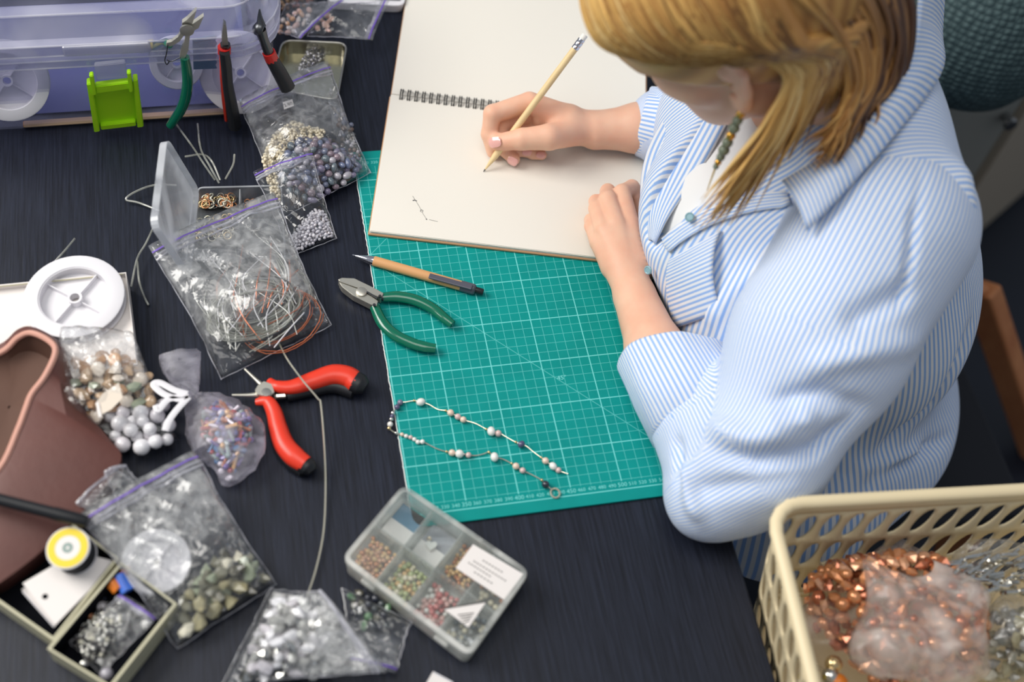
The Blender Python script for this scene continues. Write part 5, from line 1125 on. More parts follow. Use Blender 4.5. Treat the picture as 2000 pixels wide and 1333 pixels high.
b = bmesh.new(); add_shell(b, [R3(LP, -.006), R3(LP, .0012), R3(inset(LP, .0015), .0012), R3(inset(LP, .0015), -.006), R3(LP, -.006)], LMx, close=False); ld = obj('lid', b, 'lid_film', db)
b = bmesh.new(); add_shell(b, [R3(inset(LP, .0014), -.0002), R3(inset(LP, .0014), .0010)], LMx); obj('lid_panel', b, 'lid_film', ld)
for v in (.15, .5, .85): p = ha.lerp(hb_, v); obj('hinge', box((p.x - .001, p.y, p.z), (.004, .006, .004), 0, .0008), 'frosted_wall', db)
pour('jump_ring', [(392, 384), (462, 386), (460, 408), (390, 410)], 46, .0036, ['bead_gold', 'chain_silver', 'bead_copper', 'bead_steel'], ['ring'], 'jump ring in the far left compartment of the open box', 'ring', 'jump rings in the far compartment', .002, zf=.010, layers=2, gap=.35)
pour('clasp_ring', [(388, 424), (460, 424), (458, 470), (384, 474)], 36, .0034, ['chain_silver', 'bead_gold'], ['ring'], 'clasp ring in the middle compartment of the open box', 'ring', 'rings in the middle compartment', .002, zf=.006, layers=2, gap=.35)
pour('clasp_ring', [(478, 392), (500, 392), (498, 410), (478, 410)], 4, .003, ['bead_copper'], ['ring'], 'lone copper ring in the far right compartment of the open box', 'ring', 'copper rings in the far right compartment', .002, gap=.4)

# ------------------------------------------------------------------ bag of wires, loose nylon
bag('zip_bag', 'large hazy zip bag of coiled nylon and copper wire', [(302, 504), (546, 398), (648, 636), (432, 742)], [.040, .034, .004, .004], .024, 'bag_film_milky', seed=12, flap=.10, wr=.0026, n=32, taut=.75)
rw = random.Random(17)
def coil(name, lab, cen, rx, ry, z, mat, r, turns, grp):
    P_ = []; n_ = 26 * turns
    for k in range(n_): a = k / 26 * 2 * math.pi; f = 1 - .12 * k / n_ + rw.uniform(-.02, .02); P_.append(U(cen[0] + rx * f * math.cos(a), cen[1] + ry * f * math.sin(a) * .8 - rx * .18 * math.cos(a), z + .004 * math.sin(a * 1.3 + k * .02) + .0004 * k / 26))
    o = tag(obj(name, tube(P_, r, 6), mat, None, True), lab, 'wire', grp); return o
for k in range(9):
    coil('nylon_coil', 'loop of clear nylon thread coiled in the large hazy bag', (500 + rw.uniform(-16, 16), 600 + rw.uniform(-22, 22)), rw.uniform(70, 98), rw.uniform(52, 82), .010 + .0014 * k, 'nylon', .0007, 3, 'nylon loops in the wire bag')
for k in range(3): coil('copper_coil', 'loop of copper wire among the nylon in the large hazy bag', (525 + 12 * k, 600 + 14 * k), 66 + 8 * k, 66 + 6 * k, .014 + .002 * k, 'copper_wire', .0005, 2, 'copper loops in the wire bag')
coil('cord_coil', 'dark thin cord coiled in the large hazy bag', (498, 602), 92, 84, .020, 'dark_wire', .0008, 1, None)
for k in range(60):
    x0, y0 = rw.uniform(410, 585), rw.uniform(560, 690); a = rw.uniform(.6, 2.4); L = rw.uniform(60, 140)
    if not all(in_px(x0 + f_ * L * math.cos(a), y0 - f_ * L * math.sin(a), [(330, 520), (540, 420), (630, 635), (440, 730)]) for f_ in (0, 1)): continue
    tag(obj('wire_offcut', tube(catmull([U(x0, y0, .020), U(x0 + L * .5 * math.cos(a) + rw.uniform(-26, 26), y0 - L * .5 * math.sin(a), .024), U(x0 + L * math.cos(a), y0 - L * math.sin(a), .020)], 6), .0006, 5), RB.choice(['nylon', 'white_plastic', 'nylon', 'copper_wire']), None, True), 'short wire offcut inside the large hazy bag', 'wire', 'wire offcuts in the hazy bag')
for lab, pts in [('nylon thread sticking up behind the open divided box', [(345, 244, .004), (375, 285, .03), (398, 320, .03), (420, 352, .02)]), ('nylon thread rising beside the pliers to the divided box', [(386, 242, .012), (392, 290, .03), (410, 325, .03), (428, 358, .022)]), ('short knotted nylon end near the far corner of the divided box', [(458, 302, .03), (455, 322, .03), (440, 350, .025)]), ('looped nylon thread left of the open lid', [(345, 362, .010), (300, 362, .010), (262, 376, .008), (246, 390, .006), (270, 396, .004), (312, 412, .004)]),
                 ('nylon thread curving down beside the white box', [(306, 430, .012), (285, 475, .012), (268, 505, .012), (256, 560, .006)]), ('nylon thread with a knotted tail near the wire bag', [(268, 510, .010), (272, 550, .006), (282, 580, .004), (290, 596, .003)]), ('pale thread end poking out behind the white reel', [(146, 466, .016), (128, 488, .016), (108, 510, .014)]),
                 ('loop of nylon thread arching behind the divided box', [(362, 306, .01), (396, 302, .025), (414, 316, .03), (430, 352, .022)]), ('long gold wire crossing the red pliers down the table', [(546, 672, .008), (560, 700, .020), (590, 742, .030), (620, 778, .026), (627, 792, .024), (634, 880, .012), (636, 960, .006), (632, 1040, .004), (618, 1110, .004), (600, 1166, .006)])]:
    r = .0011 if 'gold' not in lab else .0009
    tag(obj('nylon_thread' if 'gold' not in lab else 'gold_wire', tube(catmull([U(*p) for p in pts], 6), r, 6), 'nylon' if 'gold' not in lab else 'chain_silver', None, True), lab, 'thread' if 'gold' not in lab else 'wire')

# ------------------------------------------------------------------ white box and reel, leather pouch
wb = thing('white_box', 'flat white cardboard box under the white reel', 'box', U(120, 640, 0))
WQ = [p[:2] for p in px4([(246, 532), (268, 712), (-180, 760), (-160, 572)], .030)]
obj('box_body', tray_mesh([Vector(p) for p in WQ], .0008, .030, .0014, .0225), 'white_card', wb); obj('crease', bar(U(-20, 562, .0302), U(240, 536, .0302), .0010, .0006), 'cream_edge', wb)
reel('thread_reel', 'round white plastic reel lying on the white cardboard box', U(150, 592, .0240), .0465, .013, (.04, -.03), .0068)
lp = thing('leather_pouch', 'open brown leather pouch with pale pink edge piping', 'pouch', U(40, 860, 0))
Mr = [(0, 690), (35, 660), (62, 651), (98, 668), (108, 690), (88, 735), (62, 770), (50, 800), (35, 840), (0, 915), (-60, 960), (-130, 930), (-150, 820), (-90, 720)]
Or = [(0, 676), (40, 646), (70, 644), (112, 664), (132, 700), (160, 790), (212, 856), (236, 900), (176, 985), (40, 1110), (-60, 1150), (-200, 1050), (-220, 850), (-110, 700)]
mz = [.050, .058, .064, .066, .066, .060, .056, .054, .052, .048, .044, .044, .046, .048]
m3 = catmull([U(p[0], p[1], z) for p, z in zip(Mr, mz)], 5, True); o3 = catmull([U(p[0], p[1], .030) for p in Or], 5, True); cen = sum(o3, Vector()) / len(o3); b3 = [Vector((cen.x + (p.x - cen.x) * .97, cen.y + (p.y - cen.y) * .97, .001)) for p in o3]; mid = [m.lerp(o, .45) + Vector((0, 0, .008)) for m, o in zip(m3, o3)]
b = bmesh.new(); add_shell(b, [m3, mid, o3, b3], close=False); obj('leather_body', b, 'leather', lp, True)
cm3 = sum(m3, Vector()) / len(m3); b = bmesh.new(); add_shell(b, [m3, [Vector((cm3.x + (p.x - cm3.x) * .9, cm3.y + (p.y - cm3.y) * .9, .042)) for p in m3], [Vector((cm3.x + (p.x - cm3.x) * .5, cm3.y + (p.y - cm3.y) * .5, .035)) for p in m3], [Vector((cm3.x, cm3.y, .034)) + (p - cm3) * .02 for p in m3]], close=False); obj('inner_lining', b, 'leather_in', lp, True)
obj('edge_piping', tube(m3, .0028, 8, closed=True), 'piping', lp, True)

# ------------------------------------------------------------------ shell bag, organza pouch
bag('zip_bag', 'clear bag of amber chips and milky round beads beside the leather pouch', [(118, 640), (260, 650), (352, 862), (84, 880)], [.052, .044, .006, .010], .030, 'bag_film_hazy', zip_=False, seed=15, wr=.003, cat='bead bag')
pour('amber_chip', [(150, 710), (240, 690), (300, 740), (310, 800), (230, 820), (160, 860), (110, 850), (110, 780)], 90, .0072, ['stone_amber', 'stone_tan', 'stone_amber', 'shell_orange', 'stone_green', 'stone_tan', 'shell_cream'], ['chip', 'chip2', 'disc'], 'stone chip in the bag beside the leather pouch', 'stone', 'amber chips in the bag by the pouch', .014, zf=.026, layers=2, gap=.8)
pour('milky_bead', [(190, 820), (240, 800), (330, 790), (348, 850), (320, 892), (270, 905), (230, 880)], 34, .0072, ['milk_bead', 'milk_bead', 'pearl_pale'], ['round'], 'large ball bead at the bottom of the amber chip bag', 'bead', 'milky round beads in the amber chip bag', .008, zf=.020, layers=2, gap=.9)
tagp = thing('paper_tag', 'torn cream paper tag lying inside the amber chip bag', 'tag', U(210, 790, .048)); obj('tag_sheet', slab(px4([(186, 790), (200, 770), (232, 748), (240, 778), (218, 800), (196, 812)], .052), .0518, .0523), 'shell_cream', tagp); obj('tag_strip', bar(U(190, 786, .0530), U(196, 816, .0530), .003, .0008), 'white_card', tagp)
oz = thing('organza_pouch', 'lavender organza pouch of mixed glass beads tied with a white ribbon', 'pouch', U(420, 850, 0))
b = bmesh.new(); ax_ = catmull([U(352, 694, .030), U(360, 735, .028), U(374, 775, .024), U(410, 812, .020), U(446, 862, .018), U(452, 905, .014), U(441, 950, .008)], 6)
add_tube(b, ax_, [.020, .016, .0065, .027, .036, .025, .003], 26, flat=(1, .52)); 
for v in b.verts:
    k = v.index
    v.co += Vector((math.sin(v.co.x * 700) * .0010, math.sin(v.co.y * 620 + 1) * .0010, math.sin((v.co.x + v.co.y) * 900) * .0012)); v.co.z = max(v.co.z, .0012)
obj('organza_cloth', b, 'organza', oz, True)
rb_ = [[(366, 770), (340, 762), (312, 748), (300, 752), (320, 770), (350, 780), (368, 776)], [(368, 776), (346, 800), (330, 822), (322, 842)], [(368, 774), (330, 780), (310, 800), (304, 792)]]
for P_ in rb_: obj('ribbon', tube(catmull([U(p[0], p[1], .038) for p in P_], 6), .0022, 6, flat=(1.4, .4)), 'white_plastic', oz, True)
glass = ['glass_blue', 'glass_navy', 'glass_red', 'glass_amber', 'glass_mint', 'glass_violet', 'pearl_pale', 'glass_mint', 'bead_honey']
pour('glass_bead', [(396, 800), (440, 790), (490, 812), (500, 850), (484, 890), (448, 946), (430, 930), (392, 850)], 130, .0033, glass, ['tube', 'round', 'oval', 'chip', 'tube'], 'bead in the lavender organza pouch', 'bead', 'glass beads in the organza pouch', .006, zf=.020, layers=2, gap=.75)

# ------------------------------------------------------------------ jewellery trays and what lies in them
def jtray(name, lab, px):
    o = thing(name, lab, 'tray', U(sum(p[0] for p in px) / 4, sum(p[1] for p in px) / 4, 0)); Q = [Vector(p[:2]) for p in px4(px, .028)]
    obj('tray_wall', tray_mesh(Q, .0008, .028, .0030, .0020), 'cream_edge', o); obj('velvet_lining', tray_mesh(inset(Q, .0031), .003, .0270, .0012, .0012), 'black_velvet', o)
    return Q
jtray('jewellery_tray', 'black lined cream edged tray holding silver beads at the bottom left', [(92, 1268), (236, 1098), (346, 1180), (216, 1345)])
jtray('jewellery_tray', 'black lined cream edged tray holding the thread spool and white cards', [(104, 1252), (232, 1090), (90, 985), (-70, 1130)])
wc = thing('hang_card', 'white hang card with a punched hole leaning in the cream edged tray', 'card', U(130, 1150, .02))
obj('card_sheet', slab(px4([(44, 1140), (150, 1078), (228, 1098), (108, 1222)], .024), .0232, .0240), 'white_card', wc); obj('punched_hole', lathe([(0, 0), (.0024, 0), (.0024, .0004), (0, .0004)], 14, Matrix.Translation(U(88, 1166, .0240))), 'black_velvet', wc)
wc = thing('hang_card', 'lower white hang card showing a bright edge under the punched one', 'card', U(80, 1190, .016)); obj('card_sheet', slab(px4([(42, 1152), (60, 1140), (122, 1200), (106, 1226)], .016), .0152, .0160), 'white_card', wc); obj('card_edge', bar(U(44, 1156, .0165), U(106, 1226, .0165), .0012, .001), 'white_plastic', wc)
ts = thing('thread_spool', 'spool of black thread with a yellow paper label', 'spool', U(148, 1092, .024))
SPc = U(150, 1085, .0245); SM = Matrix.Translation(SPc) @ Matrix.Rotation(-.12, 4, 'Y') @ Matrix.Rotation(.16, 4, 'X')
obj('thread', lathe([(0, .002)] + [(.0165 + .0004 * (k % 2), .002 + .0215 * k / 24) for k in range(25)] + [(0, .0235)], 30, SM), 'thread_black', ts, True)
obj('flange', lathe([(0, 0), (.0170, 0), (.0175, .001), (.0170, .002), (0, .002)], 30, SM), 'white_plastic', ts, True); obj('flange', lathe([(0, .0235), (.0178, .0235), (.0182, .0245), (.0178, .0255), (0, .0255)], 36, SM), 'white_plastic', ts, True)
obj('yellow_label', lathe([(.0105, .0256), (.0166, .0256), (.0166, .0260), (.0105, .0260), (.0105, .0256)], 36, SM), 'yellow_print', ts); obj('label_centre', lathe([(0, .0256), (.0104, .0256), (.0104, .0259), (0, .0259)], 30, SM), 'white_card', ts); obj('label_print', lathe([(.0015, .0259), (.0045, .0259), (.0045, .0261), (.0015, .0261)], 12, SM), 'glass_mint', ts)
bk = thing('black_marker', 'black marker pen lying across the leather pouch at the left edge', 'pen', U(60, 985, .066)); PA = U(-60, 962, .068); PB = U(172, 1020, .058)
obj('pen_body', tube([PA, PA.lerp(PB, .72)], .0052, 14), 'grip_black', bk, True); obj('pen_cap', tube([PA.lerp(PB, .71), PA.lerp(PB, .98), PB], [.0057, .0055, .004], 14), 'grip_black', bk, True)
wsp = reel('ribbon_spool', 'round white spool under the grey green zip bag', U(306, 1102, .014), .0290, .008, (.1, .1), .004)
for lab, px_, m_ in [('orange plastic clip in the silver bead tray', [(216, 1135), (232, 1152)], 'clip_orange'), ('blue plastic clip in the silver bead tray', [(232, 1124), (250, 1156)], 'clip_blue'), ('small orange clip end beyond the blue clip', [(243, 1112), (250, 1124)], 'clip_orange')]:
    o = thing('plastic_clip', lab, 'clip', U(*px_[0], .020)); obj('clip_body', tube([U(*px_[0], .022), U(*px_[1], .020)], .0058, 10, flat=(1, .6)), m_, o, True); obj('clip_ridge', tube([U(px_[0][0] + 2, px_[0][1] + 2, .0258), U(px_[1][0] - 2, px_[1][1] - 2, .0238)], .0012, 6), m_, o, True)
bag('zip_bag', 'small zip bag of silver beads lying in the near cream edged tray', [(300, 1215), (228, 1168), (136, 1256), (200, 1320)], [.016, .018, .010, .010], .012, 'bag_film', seed=21, flap=.10)
pour('silver_bead', [(140, 1252), (200, 1180), (236, 1178), (240, 1230), (200, 1290), (160, 1282)], 170, .0025, ['bead_silver', 'bead_silver', 'chain_silver', 'bead_steel'], ['round', 'ring', 'oval'], 'tiny metal bead in the bag in the near tray', 'bead', 'silver beads in the near tray bag', .012, zf=.010, layers=2, gap=.8)
for (x, y, r, m_) in [(198, 1166, .0042, 'pearl_slate'), (200, 1186, .0046, 'pearl_pale'), (272, 1196, .0042, 'pearl_white'), (286, 1220, .0046, 'pearl_white'), (208, 1318, .0058, 'pearl_smoke'), (164, 1298, .0044, 'bead_silver'), (176, 1204, .0030, 'bead_copper')]:
    bead('loose_pearl', 'round', m_, U(x, y, .006 + r), r, {'pearl_slate': 'slate grey loose pearl near the clips in the near tray', 'pearl_pale': 'pale loose pearl below the slate one in the near tray', 'pearl_white': 'white loose pearl at the right side of the near tray', 'pearl_smoke': 'large shiny grey pearl at the front corner of the near tray', 'bead_silver': 'loose silver ball near the front of the near tray', 'bead_copper': 'tiny loose copper bead on the black tray lining'}[m_], 'pearl', 'loose pearls in the near tray')

# ------------------------------------------------------------------ stones bag and the bags at the bottom edge
for lab, px_, zs in [('small empty clear bag above the thread spool', [(150, 985), (228, 918), (262, 945), (200, 1010)], [.034, .034, .032, .034]), ('second small clear bag lying over the first above the spool', [(205, 925), (246, 912), (285, 960), (232, 985)], [.038, .036, .032, .034])]:
    bag('zip_bag', lab, px_, zs, .004, 'bag_film', seed=23, flap=.06, purple=False)
bag('zip_bag', 'large grey green zip bag of rough stones standing over the trays', [(168, 1030), (392, 902), (540, 1142), (346, 1268)], [.050, .044, .006, .006], .026, 'bag_film_milky', seed=24, flap=.09, wr=.0028, n=30)
pour('rough_stone', [(350, 1180), (380, 1130), (440, 1080), (490, 1090), (530, 1142), (440, 1205), (356, 1256)], 90, .0068, ['stone_grey', 'stone_khaki', 'stone_pale', 'stone_dark', 'stone_grey', 'stone_green'], ['chip', 'chip2'], 'rough stone in the large milky zip bag', 'stone', 'rough stones in the grey green bag', .008, zf=.026, layers=2, gap=.78)
bag('zip_bag', 'crumpled clear bag of white and silver chips at the bottom edge', [(740, 1316), (625, 1155), (530, 1150), (430, 1345)], [.030, .030, .012, .008], .026, 'bag_film_milky', seed=26, flap=.05, wr=.0034, n=30, purple=False)
pour('clear_chip', [(500, 1250), (540, 1170), (600, 1175), (640, 1230), (650, 1330), (460, 1340)], 110, .0062, ['chip_clear', 'pearl_pale', 'chip_clear', 'milk_bead', 'bead_silver'], ['chip', 'chip2'], 'chip in the crumpled bag at the bottom edge', 'stone', 'clear chips in the crumpled bag', .008, zf=.026, layers=2, gap=.78)
bag('zip_bag', 'small clear zip bag of dark green beads beside the bead organizer', [(776, 1306), (684, 1284), (668, 1150), (804, 1216)], [.010, .012, .010, .010], .014, 'bag_film', seed=27, flap=.12)
pour('dark_bead', [(690, 1240), (680, 1160), (720, 1150), (770, 1190), (760, 1230)], 44, .0038, ['pearl_ink', 'stone_dark', 'bead_green', 'pearl_dark', 'pearl_ink'], ['round', 'chip'], 'bead in the small bag by the organizer', 'bead', 'dark beads in the small bag by the organizer', .004, zf=.010, layers=2)
pf = thing('paper_scrap', 'white paper scrap cut off by the bottom edge', 'paper', U(845, 1330, .001)); obj('scrap_sheet', slab(px4([(832, 1336), (846, 1312), (886, 1334), (880, 1350)], .003), .0010, .0030), 'white_card', pf); obj('scrap_fold', bar(U(846, 1314, .0035), U(884, 1334, .0035), .0014, .001), 'white_plastic', pf)

# ------------------------------------------------------------------ bead organizer
og = thing('bead_organizer', 'closed translucent eight compartment box of gold, green and red beads', 'organizer box', U(850, 1115, 0))
OQ = px4([(788, 948), (1034, 1118), (916, 1283), (668, 1092)], .028); OP = rpoly([p[:2] for p in OQ], .009, 5)
obj('box_body', tray_mesh(OP, .0008, .024, .0014, .0010, draft=.0015), 'frosted_base', og, True)
for u in (.25, .5, .75): obj('partition', bar(quad_at(OQ, u, .03) - Vector((0, 0, .015)), quad_at(OQ, u, .97) - Vector((0, 0, .015)), .0014, .022), 'frosted_wall', og)
obj('partition', bar(quad_at(OQ, .02, .5) - Vector((0, 0, .015)), quad_at(OQ, .98, .5) - Vector((0, 0, .015)), .0014, .022), 'frosted_wall', og)
b = bmesh.new(); add_shell(b, [R3(inset(OP, -.0006), .0225), R3(inset(OP, -.0006), .0285), R3(inset(OP, .0040), .0290), R3(inset(OP, .0040), .0275), R3(inset(OP, .0010), .0265), R3(inset(OP, .0010), .0225), R3(inset(OP, -.0006), .0225)], close=False); lid_ = obj('lid_rim', b, 'frosted_wall', og)
b = bmesh.new(); add_shell(b, [R3(inset(OP, .0038), .0272), R3(inset(OP, .0038), .0282)]); obj('lid_panel', b, 'frosted', og)
for u in (.22, .80):
    p = quad_at(OQ, u, 1.0); b = bmesh.new(); add_box(b, (0, -.0005, .0), (.014, .006, .006), 0, .0015, 2, frame_matrix((p.x, p.y, .019), OQ[1] - OQ[0])); obj('catch', b, 'frosted_wall', og)
def cell(u0, v0, m=.02): return [quad_at(OQ, u, v) for u, v in ((u0 + m, v0 + m * 1.6), (u0 + .25 - m, v0 + m * 1.6), (u0 + .25 - m, v0 + .5 - m * 1.6), (u0 + m, v0 + .5 - m * 1.6))]
def pour_cell(u0, v0, n, r, ms, ks, nm, lab, grp, part=None):
    c = cell(u0, v0)
    if part: c = [c[0].lerp(c[1], part[0]), c[0].lerp(c[1], part[1]), c[3].lerp(c[2], part[1]), c[3].lerp(c[2], part[0])]
    it = iter(c); pour(nm, [(p.x, p.y) for p in c], n, r, ms, ks, lab, 'bead', grp, .0024, zf=.012, layers=2, gap=.8, where=lambda x, y: Vector((x, y, 0)))
pour_cell(0.0, .5, 80, .0026, ['bead_copper', 'bead_honey', 'bead_rose_gold'], ['round', 'oval'], 'gold_bead', 'bead in the left corner compartment of the organizer', 'gold beads in the left organizer compartment')
pour_cell(.25, .5, 80, .0026, ['bead_honey', 'bead_olive', 'bead_honey', 'bead_olive', 'seed_cream'], ['round', 'oval'], 'olive_bead', 'bead in the second front compartment of the organizer', 'olive and honey beads in the organizer')
pour_cell(.50, .5, 64, .0028, ['bead_coral', 'bead_blush', 'bead_coral', 'pearl_white', 'bead_blush'], ['round', 'oval'], 'red_bead', 'bead in the third front compartment of the organizer', 'coral and white beads in the organizer')
pour_cell(.75, .5, 60, .0024, ['chip_clear', 'seed_cream', 'milk_bead', 'pearl_teal'], ['round', 'chip'], 'pale_bead', 'bead in the right front compartment of the organizer', 'pale beads in the organizer')
pour_cell(.50, .0, 60, .0026, ['bead_copper', 'bead_honey'], ['round', 'oval'], 'amber_bead', 'bead beside the label card in the organizer', 'amber beads in the organizer')
pour_cell(.75, .0, 24, .0026, ['bead_copper', 'seed_cream'], ['round'], 'amber_bead', 'bead under the label card in the organizer', 'amber beads under the organizer label')
hp = quad_at(OQ, .36, .26); hc_ = thing('heart_charm', 'small white heart charm in the organizer', 'charm', (hp.x, hp.y, .004)); hpts = [(.0052 * .0625 * 16 * math.sin(t) ** 3 , .0052 * .0625 * (13 * math.cos(t) - 5 * math.cos(2 * t) - 2 * math.cos(3 * t) - math.cos(4 * t))) for t in [i * math.pi / 14 for i in range(28)]]
b = bmesh.new(); prism(b, hpts, 0, .003, Matrix.Translation((hp.x, hp.y, .004)) @ Matrix.Rotation(-.3, 4, 'Z')); obj('heart', b, 'pearl_white', hc_); obj('charm_loop', tube([(hp.x - .001 + .0016 * math.cos(a), hp.y + .0065 + .0016 * math.sin(a), .006) for a in [i * math.pi / 6 for i in range(12)]], .0005, 5, closed=True), 'bead_gold', hc_)
for lab, u0, v0, m_ in [('grey blue card lining an empty organizer compartment', 0.0, 0.0, 'felt_blue'), ('white card behind the heart charm in the organizer', .25, 0.0, 'zip_white'), ]:
    c = cell(u0, v0, .03); o = thing('card_insert', lab, 'card', (c[0] + c[2]) / 2 - Vector((0, 0, .026))); obj('card_sheet', slab(c, .0022, .0030), m_, o); obj('card_strip', slab([c[0].lerp(c[3], .5), c[1].lerp(c[2], .5), c[2], c[3]], .0031, .0036), 'white_card', o)
lc = thing('label_card', 'white printed label card on the lid of the bead organizer', 'label', U(955, 1118, .0285)); LQ = px4([(924, 1064), (1022, 1122), (984, 1172), (890, 1110)], .0288); obj('card_sheet', slab(LQ, .0284, .0290), 'white_card', lc)
for k, (v, a, c) in enumerate([(.30, .30, .72), (.48, .18, .86), (.62, .12, .60), (.78, .30, .70)]):
    p0, p1 = quad_at(LQ, a, v), quad_at(LQ, c, v); nseg = int(10 * (c - a) / .6)
    for j in range(nseg): obj('print_mark', bar(p0.lerp(p1, j / nseg) + Vector((0, 0, .0004)), p0.lerp(p1, (j + .62) / nseg) + Vector((0, 0, .0004)), .0008, .0002, 0), 'ink', lc)
tg = thing('triangle_label', 'white triangular warning label with dark border on the organizer lid', 'label', U(915, 1200, .0285)); T3 = px4([(866, 1190), (950, 1176), (915, 1226)], .0288); obj('label_sheet', slab(T3, .0284, .0290), 'white_card', tg)
obj('label_border', bar(T3[0] + Vector((0, 0, .0003)), T3[1] + Vector((0, 0, .0003)), .0012, .0003, 0), 'ink', tg)
for k in range(4): p0, p1 = U(894 + 4 * k, 1202 + 5 * k, .0292), U(926 - 3 * k, 1198 + 5 * k, .0292); obj('print_mark', bar(p0, p1, .0008, .0002, 0), 'ink', tg)

# ------------------------------------------------------------------ basket on its stool
BZ = .095; SZ = BZ - .17
bs = thing('plastic_basket', 'cream plastic basket with slanted oval holes full of bagged beads', 'basket', (.40, -.50, SZ))
BA = math.radians(-4.4); BO = U(1503, 986, BZ); BM = Matrix.Translation((BO.x, BO.y, 0)) @ Matrix.Rotation(BA, 4, 'Z'); bw, bd, bh = .40, .27, .17
def wall_pt(s, t):
    """s runs along the rounded outline, t from rim (0) to floor (1)"""
    ins = .022 * t; r = .028 - .0 * t; W_, D_ = bw - 2 * ins, bd - 2 * ins; x0, y0 = ins, -ins; segs = [('l', W_ - 2 * r), ('a', r * math.pi / 2), ('l', D_ - 2 * r), ('a', r * math.pi / 2)] * 2; L = sum(q[1] for q in segs); d = (s % 1) * L; x, y, hdg = x0 + r, y0, 0.0
    for kd, ln in segs:
        if kd == 'l':
            if d <= ln: return BM @ Vector((x + math.cos(hdg) * d, y + math.sin(hdg) * d, BZ - bh * t))
            x += math.cos(hdg) * ln; y += math.sin(hdg) * ln
        else:
            cx_, cy_ = x + math.sin(hdg) * r, y - math.cos(hdg) * r; a = min(d, ln) / r; h2 = hdg - a; px_, py_ = cx_ - math.sin(h2) * r, cy_ + math.cos(h2) * r
            if d <= ln: return BM @ Vector((px_, py_, BZ - bh * t))
            x, y, hdg = px_, py_, h2
        d -= ln
    return BM @ Vector((x, y, BZ - bh * t))
b = bmesh.new(); NS, NR = 56, 3; t0, t1 = .10, .93; cache = {}
def wv(s, t):
    k = (round(s % 1, 6), round(t, 6))
    if k not in cache: cache[k] = b.verts.new(wall_pt(s, t))
    return cache[k]
for j in range(NR):
    for i in range(NS):
        sh = (j % 2) * .5; s0, s1 = (i + sh) / NS, (i + 1 + sh) / NS; ta, tb_ = t0 + (t1 - t0) * j / NR, t0 + (t1 - t0) * (j + 1) / NR; cs, ct = (s0 + s1) / 2, (ta + tb_) / 2; hs_, ht = (s1 - s0) / 2, (tb_ - ta) / 2
        sq = [(-1, -1), (-.5, -1), (0, -1), (.5, -1), (1, -1), (1, -.5), (1, 0), (1, .5), (1, 1), (.5, 1), (0, 1), (-.5, 1), (-1, 1), (-1, .5), (-1, 0), (-1, -.5)]; iv = []; ov = []
        for (ex, ey) in sq:
            e_ = ex + .42 * ey; q2 = (e_ / .66) ** 2 + (ey / .84) ** 2; f_ = 1 / math.sqrt(q2); iv.append(b.verts.new(wall_pt(cs + hs_ * ex * f_, ct + ht * ey * f_))); ov.append(wv(cs + hs_ * ex, ct + ht * ey))
        for k in range(16):
            f = [ov[k], ov[(k + 1) % 16], iv[(k + 1) % 16], iv[k]]
            try: b.faces.new(f)
            except ValueError: pass
def band(ta, tb_, n=100):
    for i in range(n):
        b.faces.new((wv2(i / n, ta), wv2((i + 1) / n, ta), wv2((i + 1) / n, tb_), wv2(i / n, tb_)))
c2 = {}
def wv2(s, t):
    k = (round(s % 1, 6), round(t, 6))
    if k not in c2: c2[k] = b.verts.new(wall_pt(s, t))
    return c2[k]
band(0, .07); band(.07, t0); band(t1, 1.0)
bw_o = obj('basket_wall', b, 'basket_cream', bs, True); sm_ = bw_o.modifiers.new('thickness', 'SOLIDIFY'); sm_.thickness = .0026; sm_.offset = 0
b = bmesh.new(); fl = [b.verts.new(wall_pt(i / 60, 1.0)) for i in range(60)]; b.faces.new(fl); r_ = bmesh.ops.extrude_face_region(b, geom=b.faces[:]); bmesh.ops.translate(b, vec=(0, 0, .002), verts=[v for v in r_['geom'] if isinstance(v, bmesh.types.BMVert)]); obj('basket_floor', b, 'basket_cream', bs)
obj('rim', tube([wall_pt(i / 120, 0) for i in range(120)], .0062, 10, closed=True, flat=(1, .9)), 'basket_cream', bs, True)
so_ = thing('side_stool', 'dark stool carrying the cream basket beside the table', 'stool', (.46, -.50, -.725))
cS = BM @ Vector((bw / 2, -bd / 2, 0)); obj('seat', box((cS.x, cS.y, SZ - .0165), (bw - .06, bd - .06, .03), BA, .004), 'black_velvet', so_)
for sx in (-1, 1):
    for sy in (-1, 1): p = Matrix.Rotation(BA, 3, 'Z') @ Vector((sx * .13, sy * .08, 0)); obj('leg', box((cS.x + p.x, cS.y + p.y, (-.725 + SZ - .031) / 2), (.03, .03, .725 + SZ - .033), BA), 'black_velvet', so_)
def bk_pt(x, y, z): return U(x, y, z)
def blob_bag(name, lab, px, zs, bul, mat, seed, taut=.5): return bag(name, lab, px, zs, bul, mat, zip_=False, seed=seed, wr=.0035, n=34, cat='bead bag', rnd=.9, taut=taut)
blob_bag('bead_bag', 'clear bag of copper chips slumped in the cream basket', [(1530, 1110), (1810, 1070), (1930, 1300), (1590, 1380)], [.005, .010, -.005, -.005], .055, 'basket_bag', 31)
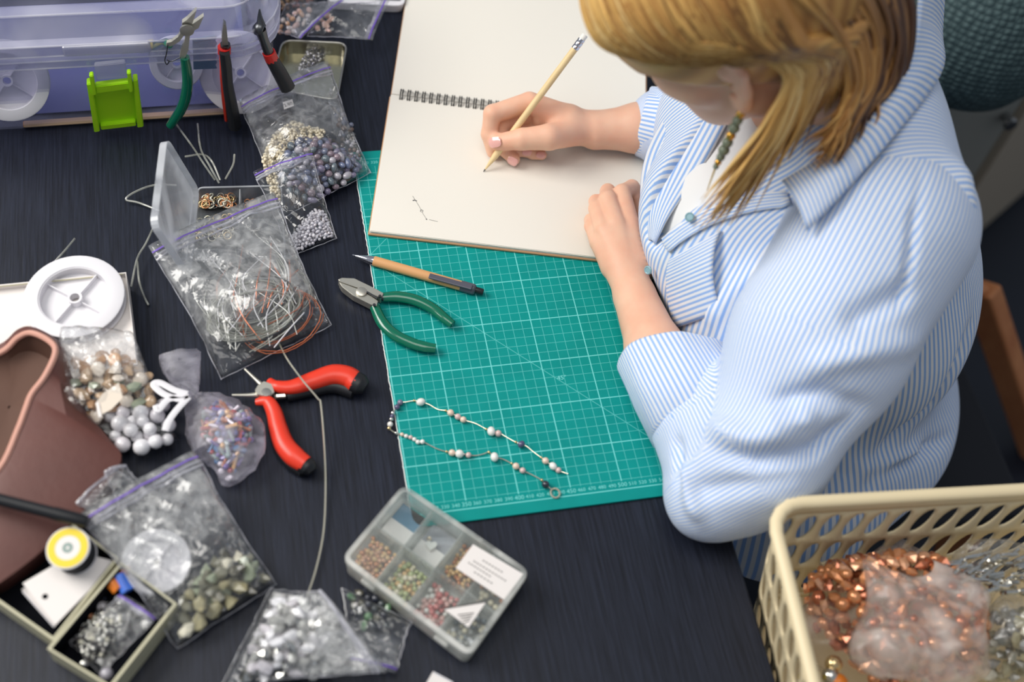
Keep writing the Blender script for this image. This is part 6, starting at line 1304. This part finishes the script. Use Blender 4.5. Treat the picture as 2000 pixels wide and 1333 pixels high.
pour('copper_chip', [(1552, 1150), (1600, 1112), (1720, 1092), (1800, 1100), (1890, 1150), (1920, 1260), (1880, 1340), (1680, 1355), (1640, 1300), (1580, 1240)], 300, .0068, ['bead_copper', 'bead_rose_gold', 'bead_copper', 'bead_rust'], ['chip', 'chip2', 'oval'], 'shiny bead in the bag slumped in the basket', 'bead', 'copper chips in the basket bag', -.010, zf=.055, layers=2, gap=.72)
blob_bag('bead_bag', 'crumpled empty clear bag lying over the copper chips', [(1660, 1120), (1880, 1100), (2000, 1290), (1670, 1370)], [.054, .050, .044, .046], .022, 'basket_film', 33, 3)
blob_bag('bead_bag', 'silver foil bag of bugle beads against the far basket wall', [(1800, 1095), (2060, 1060), (2060, 1150), (1880, 1190)], [.030, .030, .010, .010], .040, 'bag_film', 35)
for k in range(70):
    x, y = rw.uniform(1840, 2040), rw.uniform(1085, 1165); p = U(x, y, .044 + rw.uniform(-.012, .012)); a = rw.uniform(-.3, .5); L = .016
    tag(obj('bugle_bead', tube([p, p + Vector((math.cos(a), math.sin(a), rw.uniform(-.15, .15))) * L], .0020, 6), 'bead_silver', None, True), 'long silver bugle bead in the foil bag in the basket', 'bead', 'bugle beads in the basket')
blob_bag('bead_bag', 'clear bag of pale green grey chips at the right of the basket', [(1900, 1200), (2080, 1160), (2080, 1370), (1890, 1360)], [.010, .010, 0, 0], .045, 'bag_film_hazy', 37)
pour('pale_chip', [(1920, 1210), (2060, 1180), (2060, 1340), (1910, 1340)], 90, .0066, ['stone_pale', 'stone_khaki', 'chip_clear', 'stone_grey'], ['chip', 'chip2'], 'stone chip in the bag at the right of the basket', 'stone', 'pale chips in the basket bag', -.005, zf=.045, layers=2, gap=.75)
for (x, y, m_, lab) in [(1628, 1298, 'bead_gold', 'gold round bead loose at the near left of the basket'), (1622, 1322, 'bead_silver', 'silver bead loose at the near left of the basket'), (1576, 1326, 'yellow_print', 'yellow bead at the near left rim of the basket'), (1638, 1334, 'clip_orange', 'orange bead at the bottom edge inside the basket')]:
    bead('loose_bead', 'round', m_, U(x, y, .02), .0080, lab, 'bead', None)
